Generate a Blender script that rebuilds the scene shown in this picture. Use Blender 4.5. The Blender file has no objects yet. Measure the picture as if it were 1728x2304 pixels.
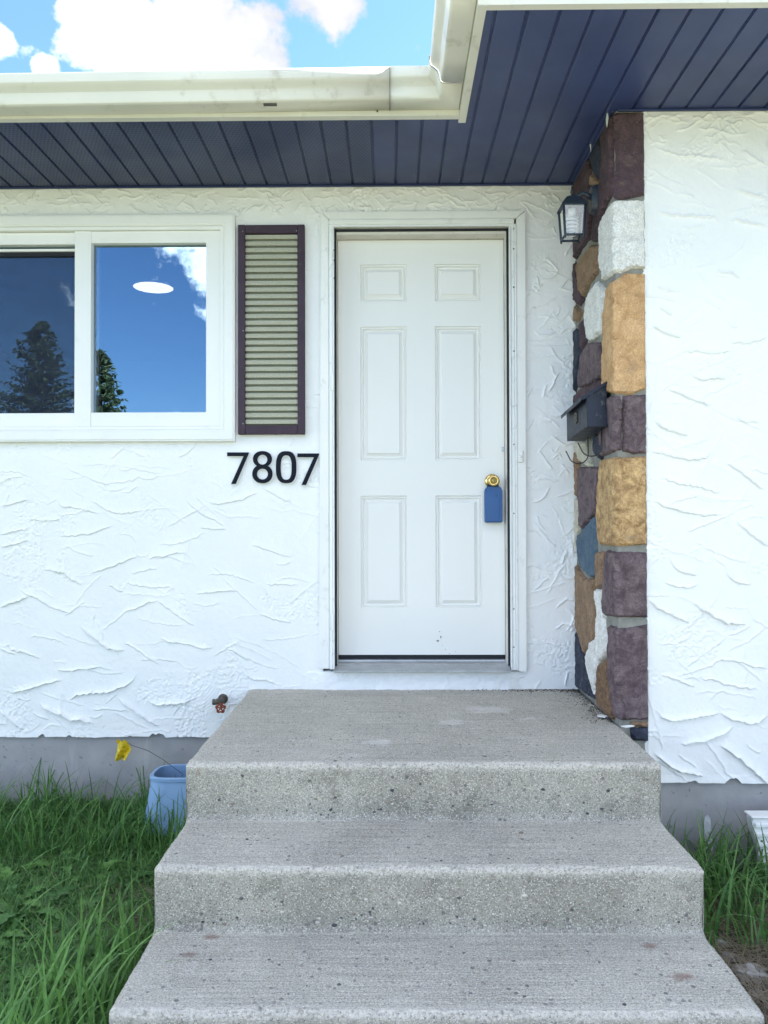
import bpy, bmesh, math, random
import numpy as np
from mathutils import Vector, Matrix, noise as mnoise
from mathutils.geometry import delaunay_2d_cdt

random.seed(7); rng = np.random.default_rng(7)
scene = bpy.context.scene
COL = scene.collection
R = math.radians

# ------------------------------------------------------------------ camera
FPX, PITCH, YAW, ROLL = 1756.72, .0138, -.0096, -.0025
CAM = Vector((-.146, -3.7344, .6458))          # z = 0 is the foot of the door slab, y = 0 the recessed wall
_cy, _sy = math.cos(YAW), math.sin(YAW)
_fh = Vector((_sy, _cy, 0)); _r0 = Vector((_cy, -_sy, 0))
FW = _fh * math.cos(PITCH) + Vector((0, 0, 1)) * math.sin(PITCH)
_u0 = _fh * -math.sin(PITCH) + Vector((0, 0, 1)) * math.cos(PITCH)
RT = _r0 * math.cos(ROLL) + _u0 * math.sin(ROLL)
UP = _u0 * math.cos(ROLL) - _r0 * math.sin(ROLL)
cd = bpy.data.cameras.new('camera'); cam = bpy.data.objects.new('camera', cd); COL.objects.link(cam)
M = Matrix.Identity(4)
for i in range(3):
    M[i][0] = RT[i]; M[i][1] = UP[i]; M[i][2] = -FW[i]; M[i][3] = CAM[i]
cam.matrix_world = M
cd.sensor_fit = 'HORIZONTAL'; cd.sensor_width = 36; cd.lens = 36 * FPX / 1728
cd.clip_start = .05; cd.clip_end = 2000
scene.camera = cam

def on(ax, val, u, v):
    """surveyed point of the photograph on the real plane axis=val"""
    d = FW + RT * ((u - 864) / FPX) - UP * ((v - 1152) / FPX)
    return CAM + d * ((val - CAM[ax]) / d[ax])

# ------------------------------------------------------------------ world, sun, exposure
SUN_EL, SUN_AZ = R(48), R(60)                   # behind the house, to the right
EXPOSURE = 3.10
scene.view_settings.view_transform = 'Standard'; scene.view_settings.look = 'None'
scene.view_settings.exposure = EXPOSURE; scene.view_settings.gamma = 1
scene.view_settings.use_curve_mapping = False
world = bpy.data.worlds.new('World'); scene.world = world; world.use_nodes = True

class NT:
    """tiny node-tree builder"""
    def __init__(s, tree): s.t = tree; s.n = tree.nodes; s.l = tree.links
    def node(s, typ, ins=None, **kw):
        n = s.n.new(typ)
        for k, v in kw.items(): setattr(n, k, v)
        for k, v in (ins or {}).items(): s.put(n.inputs[k], v)
        return n
    def put(s, sock, v):
        if hasattr(v, 'is_output'): s.l.new(v, sock)
        else:
            if isinstance(v, (tuple, list)) and len(v) == 3 and sock.type == 'RGBA': v = (*v, 1)
            sock.default_value = v
    def math(s, op, a, b=None, c=None, clamp=False):
        n = s.n.new('ShaderNodeMath'); n.operation = op; n.use_clamp = clamp
        for i, x in enumerate((a, b, c)):
            if x is not None: s.put(n.inputs[i], x)
        return n.outputs[0]
    def vmath(s, op, a, b=None, scale=None):
        n = s.n.new('ShaderNodeVectorMath'); n.operation = op
        s.put(n.inputs[0], a)
        if b is not None: s.put(n.inputs[1], b)
        if scale is not None: s.put(n.inputs[3], scale)
        return n.outputs['Value'] if op in ('DOT_PRODUCT', 'LENGTH', 'DISTANCE') else n.outputs[0]
    def mix(s, f, a, b, mode='MIX'):
        n = s.n.new('ShaderNodeMix'); n.data_type = 'RGBA'; n.blend_type = mode
        s.put(n.inputs[0], f); s.put(n.inputs[6], a); s.put(n.inputs[7], b)
        return n.outputs[2]
    def noise(s, vec, scale, detail=4, rough=.55, dist=0, out='Fac'):
        n = s.node('ShaderNodeTexNoise', {'Scale': scale, 'Detail': detail, 'Roughness': rough, 'Distortion': dist})
        if vec is not None: s.put(n.inputs['Vector'], vec)
        return n.outputs[out]
    def voro(s, vec, scale, feature='F1', out='Distance', rnd=1.):
        n = s.node('ShaderNodeTexVoronoi', feature=feature); n.inputs['Scale'].default_value = scale
        n.inputs['Randomness'].default_value = rnd
        if vec is not None: s.put(n.inputs['Vector'], vec)
        return n.outputs[out]
    def ramp(s, f, a, b, lo=0., hi=1.):
        n = s.node('ShaderNodeMapRange'); n.clamp = True
        s.put(n.inputs[0], f)
        for i, x in enumerate((a, b, lo, hi)): s.put(n.inputs[i + 1], x)
        return n.outputs[0]
    def sstep(s, f, a, b):
        n = s.node('ShaderNodeMapRange', interpolation_type='SMOOTHSTEP'); s.put(n.inputs[0], f)
        n.inputs[1].default_value = a; n.inputs[2].default_value = b
        return n.outputs[0]

def build_world():
    n = NT(world.node_tree); world.node_tree.nodes.clear()
    sky = n.node('ShaderNodeTexSky', sky_type='NISHITA', sun_disc=False)
    sky.sun_elevation = SUN_EL; sky.sun_rotation = SUN_AZ
    sky.altitude = 650; sky.air_density = 1.0; sky.dust_density = .35; sky.ozone_density = 2.2
    g = n.node('ShaderNodeTexCoord').outputs['Generated']
    sep = n.node('ShaderNodeSeparateXYZ', {0: g})
    zc = n.math('ADD', n.math('MAXIMUM', sep.outputs[2], 0.0), .08)
    # flat cloud deck seen from below
    cx = n.math('DIVIDE', sep.outputs[0], zc); cy = n.math('DIVIDE', sep.outputs[1], zc)
    v = n.node('ShaderNodeCombineXYZ', {0: cx, 1: cy}).outputs[0]
    d1 = n.noise(g, 7.0, 6, .62)
    def blob(u, vv, r, k=1., back=False):
        d = (FW + RT * ((u - 864) / FPX) - UP * ((vv - 1152) / FPX)).normalized()
        if back: d.y = -d.y          # heads behind the viewer, the ones the window mirrors
        a = n.vmath('DISTANCE', g, tuple(d))
        return n.math('MULTIPLY', n.ramp(a, 0, r, 1, 0), k)
    broad = n.noise(v, .75, 3, .5)
    f = n.math('MULTIPLY', n.math('SUBTRACT', broad, .42), 1.9)
    # clear gaps, then the cumulus heads: in the frame and, behind the viewer, those the window mirrors
    for a in ((450, 60, .52, 1.5), (330, 760, .42, 1.5, True)):
        f = n.math('SUBTRACT', f, blob(*a))
    for a in ((200, 45, .055, .6), (300, 75, .072, .66), (430, 75, .085, .72), (520, 120, .072, .68), (585, 150, .045, .6), (390, 130, .07, .6),
              (740, -15, .052, .75), (-5, 90, .020, .5), (105, 160, .018, .55),
              (475, 585, .075, .42, True), (400, 935, .015, .32, True)):
        f = n.math('MAXIMUM', f, blob(*a))
    f = n.math('ADD', f, n.math('MULTIPLY', n.math('SUBTRACT', n.noise(g, 15.0, 8, .6), .5), 1.1))
    mask = n.sstep(f, .12, .30)
    dens = n.sstep(f, .15, .75)
    # thin fair-weather edge, dense white body, faint grey in the folds
    fold = n.noise(g, 22, 5, .55)
    ccol = n.mix(n.ramp(fold, .35, .62), (.80, .83, .90), (1., 1., 1.))
    sdir_ = (math.sin(SUN_AZ) * math.cos(SUN_EL), math.cos(SUN_AZ) * math.cos(SUN_EL), math.sin(SUN_EL))
    front = n.ramp(n.vmath('DOT_PRODUCT', g, sdir_), -.25, .55, 1.0, .138)     # clouds towards the sun show their shaded side
    cl = n.vmath('SCALE', ccol, scale=n.math('MULTIPLY', front, n.ramp(dens, 0, 1, 7.0, 9.6)))
    fac = n.math('MULTIPLY', mask, n.sstep(sep.outputs[2], .02, .12))
    skyc = n.mix(1.0, sky.outputs[0], (.285, .345, .40), 'MULTIPLY')
    out = n.mix(fac, skyc, cl)
    bg = n.node('ShaderNodeBackground', {'Color': out, 'Strength': .12})
    n.l.new(bg.outputs[0], n.node('ShaderNodeOutputWorld').inputs[0])
build_world()

sd = bpy.data.lights.new('sun', 'SUN'); sd.energy = 4.8; sd.angle = R(.5); sd.color = (1, .95, .87)
sun = bpy.data.objects.new('sun', sd); COL.objects.link(sun)
sdir = Vector((math.sin(SUN_AZ) * math.cos(SUN_EL), math.cos(SUN_AZ) * math.cos(SUN_EL), math.sin(SUN_EL)))
sun.rotation_euler = sdir.to_track_quat('Z', 'Y').to_euler(); sun.location = sdir * 30

# ------------------------------------------------------------------ materials
def material(name, fn):
    m = bpy.data.materials.new(name); m.use_nodes = True; m.node_tree.nodes.clear()
    n = NT(m.node_tree); sh = fn(n)
    o = n.node('ShaderNodeOutputMaterial'); n.l.new(sh, o.inputs[0]); return m
def bsdf(n, col, rough=.6, spec=.4, metal=0, bump=None, bstr=.3, bdist=.002, **kw):
    b = n.node('ShaderNodeBsdfPrincipled')
    n.put(b.inputs['Base Color'], col); n.put(b.inputs['Roughness'], rough)
    n.put(b.inputs['Metallic'], metal); n.put(b.inputs['Specular IOR Level'], spec)
    for k, v in kw.items(): n.put(b.inputs[k], v)
    if bump is not None:
        bn = n.node('ShaderNodeBump', {'Height': bump, 'Strength': bstr, 'Distance': bdist})
        n.l.new(bn.outputs[0], b.inputs['Normal'])
    return b.outputs[0]
def objco(n): return n.node('ShaderNodeTexCoord').outputs['Object']
def geo(n): return n.node('ShaderNodeNewGeometry')
def varied(name, col, rough=.5, spec=.4, amt=.12, scale=6, bscale=120, bstr=.15, metal=0, dirt=None, dirt_amt=.0, bdist=.001):
    def fn(n):
        p = geo(n).outputs['Position']
        k = n.ramp(n.noise(p, scale, 5), .25, .75, 1 - amt, 1 + amt)
        c = n.vmath('SCALE', col, scale=k)
        if dirt:
            dm = n.sstep(n.noise(p, scale * 3.1, 7, .68), .56, .72)
            c = n.mix(n.math('MULTIPLY', dm, dirt_amt), c, dirt)
        return bsdf(n, c, n.ramp(n.noise(p, scale * 2, 3), .2, .8, max(rough - .1, .02), min(rough + .1, 1)), spec, metal,
                    bump=n.noise(p, bscale, 4), bstr=bstr, bdist=bdist)
    return material(name, fn)

def f_stucco(n):
    p = geo(n).outputs['Position']
    c = n.mix(n.ramp(n.noise(p, 2.2, 6), .3, .7), (.80, .81, .805), (.85, .85, .845))
    grime = n.math('MULTIPLY', n.sstep(n.noise(p, 26, 8, .7), .62, .78), .16)
    c = n.mix(grime, c, (.52, .50, .45))
    h = n.math('ADD', n.noise(p, 140, 5, .6), n.math('MULTIPLY', n.noise(p, 600, 3), .35))
    return bsdf(n, c, .72, .25, bump=h, bstr=.4, bdist=.003)
STUCCO = material('painted_stucco', f_stucco)

ZP_ = -.148
def f_conc(n):
    g = geo(n); p = g.outputs['Position']
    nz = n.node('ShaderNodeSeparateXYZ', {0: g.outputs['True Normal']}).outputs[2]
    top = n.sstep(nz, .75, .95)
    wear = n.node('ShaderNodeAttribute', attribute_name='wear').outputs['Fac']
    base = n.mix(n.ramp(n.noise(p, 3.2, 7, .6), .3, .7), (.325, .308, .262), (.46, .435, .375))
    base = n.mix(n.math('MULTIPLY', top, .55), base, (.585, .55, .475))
    moss = n.math('MULTIPLY', n.sstep(n.noise(p, 6.5, 9, .72), .49, .64), n.math('SUBTRACT', 1, top))
    base = n.mix(n.math('MULTIPLY', moss, .55), base, (.175, .165, .135))
    lite = n.math('MULTIPLY', n.sstep(n.noise(p, 11, 7, .68), .60, .68), top)
    base = n.mix(n.math('MULTIPLY', lite, .5), base, (.62, .58, .55))
    fine = n.ramp(n.noise(p, 190, 5, .75), .3, .7, .46, 1.52)
    base = n.vmath('SCALE', base, scale=fine)
    worn = n.ramp(n.noise(p, 1.7, 5, .6, .8), .35, .65, .88, 1.08)
    base = n.vmath('SCALE', base, scale=worn)
    # exposed sand and aggregate
    cell = n.voro(p, 235, out='Color'); cd_ = n.voro(p, 235)
    cs = n.node('ShaderNodeSeparateColor', {0: cell}).outputs[0]
    lightm = n.math('MULTIPLY', n.ramp(cs, .75, .81), n.ramp(cd_, .55, .35))
    base = n.mix(n.math('MULTIPLY', lightm, n.ramp(wear, 0, 1, .85, 1.)), base, (.78, .74, .68))
    darkm = n.math('MULTIPLY', n.ramp(cs, .13, .09), n.ramp(cd_, .5, .35))
    base = n.mix(n.math('MULTIPLY', darkm, n.ramp(top, 0, 1, .9, .55)), base, (.085, .08, .075))
    bigc = n.voro(p, 62, out='Color'); bd = n.voro(p, 62)
    bs = n.node('ShaderNodeSeparateColor', {0: bigc})
    bm = n.math('MULTIPLY', n.ramp(bs.outputs[0], .915, .93), n.ramp(bd, .40, .30))
    base = n.mix(n.math('MULTIPLY', bm, .75), base, n.mix(bs.outputs[1], (.10, .10, .11), (.42, .36, .32)))
    wn = n.math('MULTIPLY', n.ramp(wear, .12, .75), n.ramp(n.noise(p, 120, 4, .7), .38, .58))
    base = n.mix(n.math('MULTIPLY', wn, .75), base, (.72, .67, .60))
    for (x, y, z, r) in ((.26, -.40, ZP_, .13), (.10, -.62, ZP_, .06), (.42, -.55, ZP_, .05), (-.2, -.9, ZP_, .05)):       # pale scaled patches on the landing
        d = n.math('ADD', n.vmath('DISTANCE', n.vmath('MULTIPLY', p, (1, 1.5, 1)), (x, y * 1.5, z)), n.math('MULTIPLY', n.math('SUBTRACT', n.noise(p, 16, 6, .7), .5), .30))
        base = n.mix(n.math('MULTIPLY', n.ramp(d, r, r * .6), .5), base, (.74, .70, .66))
    # rust coloured spots
    for (x, y, z, r) in ((-.70, -1.60, -.526, .028), (.60, -1.70, -.526, .04), (.565, -1.55, -.526, .03), (-.66, -1.51, -.526, .03),
                         (-.79, -1.15, -.31, .014), (-.785, -1.15, -.175, .010)):
        d = n.vmath('DISTANCE', n.vmath('MULTIPLY', p, (1, 1.6, .55)), (x, y * 1.6, z * .55))
        d = n.math('ADD', d, n.math('MULTIPLY', n.math('SUBTRACT', n.noise(p, 90, 3), .5), .03))
        base = n.mix(n.math('MULTIPLY', n.ramp(d, r, r * .35), .55), base, (.20, .085, .065))
    # broom finish on the walked faces only
    sp = n.node('ShaderNodeSeparateXYZ', {0: p})
    yw = n.math('ADD', sp.outputs[1], n.math('MULTIPLY', n.noise(p, 3, 2), .006))
    lines = n.noise(n.node('ShaderNodeCombineXYZ', {0: n.math('MULTIPLY', sp.outputs[0], 2.5), 1: n.math('MULTIPLY', yw, 170), 2: 0}).outputs[0], 1, 3, .5)
    base = n.vmath('SCALE', base, scale=n.math('ADD', 1, n.math('MULTIPLY', n.math('MULTIPLY', n.math('SUBTRACT', lines, .5), .85), top)))
    h = n.math('ADD', n.math('MULTIPLY', lines, n.math('MULTIPLY', top, .8)), n.math('ADD', n.noise(p, 180, 5, .7), n.math('MULTIPLY', n.math('ADD', lightm, bm), .4)))
    return bsdf(n, base, .88, .2, bump=h, bstr=.9, bdist=.004)
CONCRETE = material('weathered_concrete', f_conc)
def f_peb(n):
    at = n.node('ShaderNodeAttribute', attribute_name='tint').outputs['Fac']
    c = n.mix(n.ramp(at, .45, .5), n.mix(n.ramp(at, 0, .45), (.05, .05, .06), (.14, .13, .125)), n.mix(n.ramp(at, .5, 1), (.24, .19, .15), (.62, .58, .52)))
    return bsdf(n, c, .7, .3)
PEBBLE = material('aggregate_pebble', f_peb)

def f_found(n):
    p = geo(n).outputs['Position']
    c = n.mix(n.ramp(n.noise(p, 4, 6), .3, .7), (.27, .265, .27), (.40, .39, .39))
    st = n.sstep(n.noise(n.vmath('MULTIPLY', p, (14, 14, 2)), 1, 5), .58, .72)
    c = n.mix(n.math('MULTIPLY', st, .35), c, (.5, .5, .49))
    pit = n.sstep(n.noise(p, 45, 4, .6), .66, .72)
    c = n.mix(n.math('MULTIPLY', pit, .6), c, (.09, .09, .09))
    return bsdf(n, c, .85, .25, bump=n.math('SUBTRACT', n.noise(p, 40, 7, .65), n.math('MULTIPLY', pit, .5)), bstr=.5, bdist=.004)
FOUND = material('parged_foundation', f_found)

PAINTW = varied('white_paint', (.80, .80, .775), .45, .4, .04, 5, 60, .12, dirt=(.42, .40, .36), dirt_amt=.35)
VINYL = varied('white_vinyl', (.82, .815, .785), .38, .45, .03, 3, 40, .04, dirt=(.55, .52, .46), dirt_amt=.12)
DOORW = varied('white_steel_door', (.78, .775, .745), .42, .4, .025, 2, 90, .05)
JAMB = varied('aged_jamb', (.66, .63, .575), .6, .3, .1, 9, 60, .3, dirt=(.22, .2, .18), dirt_amt=.6)
ALU = varied('white_aluminium', (.66, .65, .575), .38, .5, .06, 3, 30, .05, dirt=(.33, .29, .21), dirt_amt=.42)
ALUCLEAN = varied('painted_strip', (.80, .81, .80), .35, .5, .04, 8, 60, .1, dirt=(.3, .3, .28), dirt_amt=.4)
MILL = varied('mill_aluminium', (.42, .43, .44), .45, .5, .2, 14, 80, .3, metal=.6, dirt=(.16, .15, .14), dirt_amt=.6)
BLACK = varied('black_weatherstrip', (.012, .014, .018), .6, .3, .2, 10, 60, .2)
NAVY = varied('dark_house_number_face', (.004, .006, .014), .65, .2, .15, 20, 80, .1)
SILVER = varied('pale_number_backing', (.74, .76, .77), .4, .5, .1, 20, 80, .1)
BROWN = varied('plum_brown_frame', (.045, .026, .042), .6, .35, .25, 12, 90, .3, dirt=(.25, .2, .2), dirt_amt=.15)
LANTERN = varied('dark_lantern_metal', (.028, .040, .060), .42, .5, .2, 20, 100, .25)
MAILM = varied('dark_mailbox_metal', (.016, .021, .036), .45, .3, .2, 14, 90, .2, dirt=(.22, .22, .22), dirt_amt=.35)
BRASS = varied('polished_brass', (.72, .52, .20), .22, .5, .08, 20, 60, .05, metal=1)
BRASSD = varied('aged_brass', (.34, .26, .10), .4, .5, .2, 30, 80, .1, metal=1)
LOCKB = varied('blue_lockbox', (.022, .095, .27), .45, .45, .08, 14, 120, .1)
LOCKD = varied('dark_blue_shackle', (.012, .03, .075), .4, .5, .1, 20, 100, .1)
STEEL = varied('steel', (.35, .36, .37), .35, .5, .15, 30, 100, .1, metal=.9)
BINM = varied('blue_plastic_bin', (.21, .34, .53), .42, .45, .05, 5, 120, .05)
YELLOW = varied('yellow_flag_film', (.62, .46, .02), .45, .4, .15, 20, 50, .5, bdist=.004)
RUST = varied('rusted_red_iron', (.24, .055, .03), .7, .3, .35, 60, 200, .5)
BRONZE = varied('corroded_bronze', (.085, .075, .06), .6, .4, .4, 60, 200, .5)
WIRE = varied('dark_wire', (.03, .028, .03), .5, .4, .2, 20, 60, .1)
CHIP = varied('white_paint_chip', (.78, .78, .76), .7, .3, .08, 30, 200, .3)
ROCK = varied('grey_rock', (.30, .28, .26), .85, .25, .25, 20, 70, .6, bdist=.005)
ROOFM = varied('dark_shingles', (.055, .055, .06), .9, .2, .3, 30, 200, .6)
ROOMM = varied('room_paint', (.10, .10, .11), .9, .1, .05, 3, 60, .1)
BARK = varied('spruce_bark', (.10, .07, .05), .9, .2, .3, 12, 60, .6, bdist=.01)
ASPH = varied('asphalt', (.055, .055, .06), .9, .2, .2, 3, 200, .5)
WALKC = varied('walk_concrete', (.36, .35, .33), .9, .2, .15, 4, 160, .4)
WHITEPLASTIC = varied('white_downspout', (.80, .80, .79), .4, .45, .04, 6, 60, .05, dirt=(.4, .38, .34), dirt_amt=.25)
MORTAR = varied('grey_mortar', (.25, .245, .22), .9, .2, .22, 22, 130, .7, bdist=.004)
BULB = varied('white_bulb', (.82, .84, .86), .3, .5, .02, 10, 60, .02)

def f_soffit(perf):
    def fn(n):
        p = geo(n).outputs['Position']
        sp = n.node('ShaderNodeSeparateXYZ', {0: p})
        c = n.mix(n.ramp(n.noise(p, 3, 6), .3, .7), (.028, .042, .120), (.040, .060, .165))
        h = n.noise(n.vmath('MULTIPLY', p, (260, 60, 1)), 1, 3)
        if perf:
            def cellc(v, s, off=0.):
                return n.math('SUBTRACT', n.math('FRACT', n.math('ADD', n.math('DIVIDE', v, s), off)), .5)
            row = n.math('FLOOR', n.math('DIVIDE', sp.outputs[1], .016))
            odd = n.math('MULTIPLY', n.math('FRACT', n.math('MULTIPLY', row, .5)), 1.)
            ax = n.math('MULTIPLY', n.math('SUBTRACT', n.math('FRACT', n.math('ADD', n.math('DIVIDE', sp.outputs[0], .0170), odd)), .5), .0170)
            ay = n.math('MULTIPLY', cellc(sp.outputs[1], .016), .016)
            d = n.math('SQRT', n.math('ADD', n.math('MULTIPLY', ax, ax), n.math('MULTIPLY', ay, ay)))
            hole = n.ramp(d, .0056, .0040)
            c = n.mix(n.math('MULTIPLY', hole, .85), c, (.004, .005, .008))
        return bsdf(n, c, n.ramp(n.noise(p, 5, 4), .3, .7, .36, .52), .5, bump=h, bstr=.08, bdist=.001)
    return fn
SOFFIT = material('navy_soffit', f_soffit(False)); SOFFITP = material('navy_perforated_soffit', f_soffit(True))

def f_slat(n):
    p = geo(n).outputs['Position']
    c = n.mix(n.ramp(n.noise(p, 420, 3, .7), .35, .65), (.29, .285, .215), (.50, .49, .385))
    return bsdf(n, c, .6, .35, bump=n.noise(p, 420, 3, .7), bstr=.5, bdist=.002)
SLAT = material('cream_louvre', f_slat)
SLATB = varied('green_grey_backing', (.19, .21, .17), .6, .3, .15, 20, 90, .2)

def f_glass(n):
    fr = n.node('ShaderNodeFresnel', {'IOR': 1.5}).outputs[0]
    fac = n.math('ADD', n.math('MULTIPLY', fr, 1.6), .21, clamp=True)
    wv = n.node('ShaderNodeBump', {'Height': n.noise(geo(n).outputs['Position'], 9, 2), 'Strength': .022, 'Distance': .01})
    gl = n.node('ShaderNodeBsdfGlossy', {'Color': (.58, .80, 1.), 'Roughness': .004, 'Normal': wv.outputs[0]})
    tr = n.node('ShaderNodeBsdfTransparent', {'Color': (.42, .45, .47)})
    return n.node('ShaderNodeMixShader', {0: fac, 1: tr.outputs[0], 2: gl.outputs[0]}).outputs[0]
GLASS = material('coated_window_glass', f_glass)
def f_lglass(n):
    fr = n.node('ShaderNodeFresnel', {'IOR': 1.45}).outputs[0]
    gl = n.node('ShaderNodeBsdfGlossy', {'Color': (1, 1, 1), 'Roughness': .03})
    df = n.node('ShaderNodeBsdfDiffuse', {'Color': (.6, .65, .7)})
    tr = n.node('ShaderNodeBsdfTransparent', {'Color': (.9, .92, .93)})
    a = n.node('ShaderNodeMixShader', {0: .30, 1: tr.outputs[0], 2: df.outputs[0]})
    return n.node('ShaderNodeMixShader', {0: fr, 1: a.outputs[0], 2: gl.outputs[0]}).outputs[0]
LGLASS = material('dusty_lantern_glass', f_lglass)
def f_screen(n):
    p = geo(n).outputs['Position']
    w = n.ramp(n.noise(n.vmath('MULTIPLY', p, (6, 1, 16)), 1.5, 3, .5, 1.2), .3, .7, .44, .52)
    df = n.node('ShaderNodeBsdfDiffuse', {'Color': (.042, .052, .078)})
    tr = n.node('ShaderNodeBsdfTransparent', {'Color': (1, 1, 1)})
    return n.node('ShaderNodeMixShader', {0: w, 1: tr.outputs[0], 2: df.outputs[0]}).outputs[0]
SCREEN = material('insect_mesh', f_screen)
def f_lamp(n):
    return n.node('ShaderNodeEmission', {'Color': (1, .92, .78), 'Strength': .34}).outputs[0]
LAMP = material('lit_ceiling_lamp', f_lamp)

def f_leaf(a, b):
    def fn(n):
        at = n.node('ShaderNodeAttribute', attribute_name='tint').outputs['Fac']
        p = geo(n).outputs['Position']
        c = n.mix(at, a, b)
        c = n.vmath('SCALE', c, scale=n.ramp(n.noise(p, 60, 3), .3, .7, .8, 1.2))
        d = n.node('ShaderNodeBsdfPrincipled', {'Base Color': c, 'Roughness': .5, 'Specular IOR Level': .35})
        t = n.node('ShaderNodeBsdfTranslucent', {'Color': c})
        return n.node('ShaderNodeMixShader', {0: .28, 1: d.outputs[0], 2: t.outputs[0]}).outputs[0]
    return fn
GRASS = material('green_grass', f_leaf((.052, .142, .040), (.165, .335, .080)))
WEED = material('green_weed_leaf', f_leaf((.065, .175, .045), (.165, .335, .08)))
STRAW = material('dry_straw', f_leaf((.20, .155, .11), (.40, .33, .24)))
NEEDLE = material('spruce_needles', f_leaf((.070, .105, .065), (.15, .19, .10)))
def f_soil(n):
    p = geo(n).outputs['Position']
    c = n.mix(n.ramp(n.noise(p, 9, 8, .65), .3, .7), (.038, .036, .028), (.11, .10, .08))
    c = n.mix(n.math('MULTIPLY', n.sstep(n.noise(p, 70, 4), .58, .7), .5), c, (.24, .22, .2))
    return bsdf(n, c, .95, .15, bump=n.noise(p, 50, 8, .7), bstr=.8, bdist=.012)
SOIL = material('bare_soil', f_soil)
def f_lawn(n):
    p = geo(n).outputs['Position']
    c = n.mix(n.ramp(n.noise(p, 1.4, 9, .7), .3, .7), (.065, .088, .036), (.125, .145, .07))
    return bsdf(n, c, .9, .15, bump=n.noise(p, 70, 6, .7), bstr=1, bdist=.02)
LAWN = material('distant_lawn', f_lawn)

def stone_mat(name, c1, c2, sc=18, speck=.25):
    def fn(n):
        p = geo(n).outputs['Position']
        c = n.mix(n.ramp(n.noise(p, sc, 8, .72, .6), .38, .62), c1, c2)
        c = n.vmath('SCALE', c, scale=n.ramp(n.noise(p, 170, 4, .7), .3, .7, .72, 1.28))
        vein = n.sstep(n.noise(n.vmath('MULTIPLY', p, (9, 9, 22)), 1, 7, .7, 1.5), .55, .72)
        c = n.mix(n.math('MULTIPLY', vein, .6), c, n.vmath('SCALE', c1, scale=.6))
        och = n.sstep(n.noise(p, 11, 6, .7, .8), .56, .74)
        c = n.mix(n.math('MULTIPLY', och, .42), c, (.30, .24, .185))
        sp = n.sstep(n.noise(p, 130, 3, .6), .68, .75)
        c = n.mix(n.math('MULTIPLY', sp, speck), c, (.04, .03, .03))
        h = n.math('ADD', n.noise(p, 38, 7, .62), n.math('MULTIPLY', n.noise(p, 190, 3), .3))
        return bsdf(n, c, .8, .28, bump=h, bstr=1.0, bdist=.009)
    return material(name, fn)
ST = dict(
    purple=stone_mat('plum_stone', (.085, .058, .068), (.190, .140, .148)),
    dark=stone_mat('dark_plum_stone', (.060, .040, .050), (.105, .065, .075)),
    white=stone_mat('white_stone', (.66, .64, .60), (.80, .785, .75), 18, .12),
    orange=stone_mat('orange_stone', (.46, .27, .125), (.66, .42, .22), 14, .5),
    gold=stone_mat('golden_stone', (.27, .155, .07), (.64, .43, .21), 22, .3),
    tan=stone_mat('tan_stone', (.20, .125, .075), (.31, .205, .13)),
    brown=stone_mat('coarse_brown_stone', (.10, .062, .04), (.26, .155, .085), 60, .6),
    slate=stone_mat('slate_blue_stone', (.062, .105, .155), (.10, .15, .20)),
    ink=stone_mat('blue_black_stone', (.022, .028, .045), (.055, .062, .09)),
    cream=stone_mat('cream_stone', (.46, .42, .33), (.60, .56, .46)))

# ------------------------------------------------------------------ object helpers
def link(o, parent=None):
    COL.objects.link(o)
    if parent is not None: o.parent = parent
    return o
def empty(name, loc=(0, 0, 0), parent=None):
    o = bpy.data.objects.new(name, None); o.location = loc; o.empty_display_size = .1
    return link(o, parent)
def tag(o, label=None, cat=None, group=None, kind=None):
    if label: o['label'] = label
    if cat: o['category'] = cat
    if group: o['group'] = group
    if kind: o['kind'] = kind
    return o
def from_bm(name, bm, mat, parent=None, smooth=False, world=True):
    me = bpy.data.meshes.new(name); bm.normal_update(); bm.to_mesh(me); bm.free()
    return from_me(name, me, mat, parent, smooth)
def from_me(name, me, mat, parent=None, smooth=False):
    if mat is not None: me.materials.append(mat)
    if smooth: me.polygons.foreach_set('use_smooth', [True] * len(me.polygons))
    o = bpy.data.objects.new(name, me); link(o, parent)
    if parent is not None: place(o, parent)
    return o
def place(o, parent):
    """geometry is written in world coordinates: cancel the parents' transforms"""
    m = Matrix.Identity(4); p = parent; chain = []
    while p is not None: chain.append(p); p = p.parent
    for q in reversed(chain):
        m = m @ q.matrix_parent_inverse @ Matrix.LocRotScale(q.location, q.rotation_euler, q.scale)
    o.matrix_parent_inverse = m.inverted()
def pydata(name, verts, faces, mat, parent=None, smooth=False):
    me = bpy.data.meshes.new(name); me.from_pydata([tuple(v) for v in verts], [], faces); me.update()
    return from_me(name, me, mat, parent, smooth)
def add_box(bm, x0, x1, y0, y1, z0, z1, bev=0., seg=1, rot=None):
    r = bmesh.ops.create_cube(bm, size=1)
    vs = r['verts']
    for v in vs: v.co = Vector(((x0 + x1) / 2 + v.co.x * (x1 - x0), (y0 + y1) / 2 + v.co.y * (y1 - y0), (z0 + z1) / 2 + v.co.z * (z1 - z0)))
    if bev > 0:
        es = list({e for v in vs for e in v.link_edges})
        bmesh.ops.bevel(bm, geom=es, offset=bev, segments=seg, profile=.5, affect='EDGES')
def box(name, x0, x1, y0, y1, z0, z1, mat, parent=None, bev=0., seg=1):
    bm = bmesh.new(); add_box(bm, x0, x1, y0, y1, z0, z1, bev, seg)
    return from_bm(name, bm, mat, parent, False)
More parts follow.
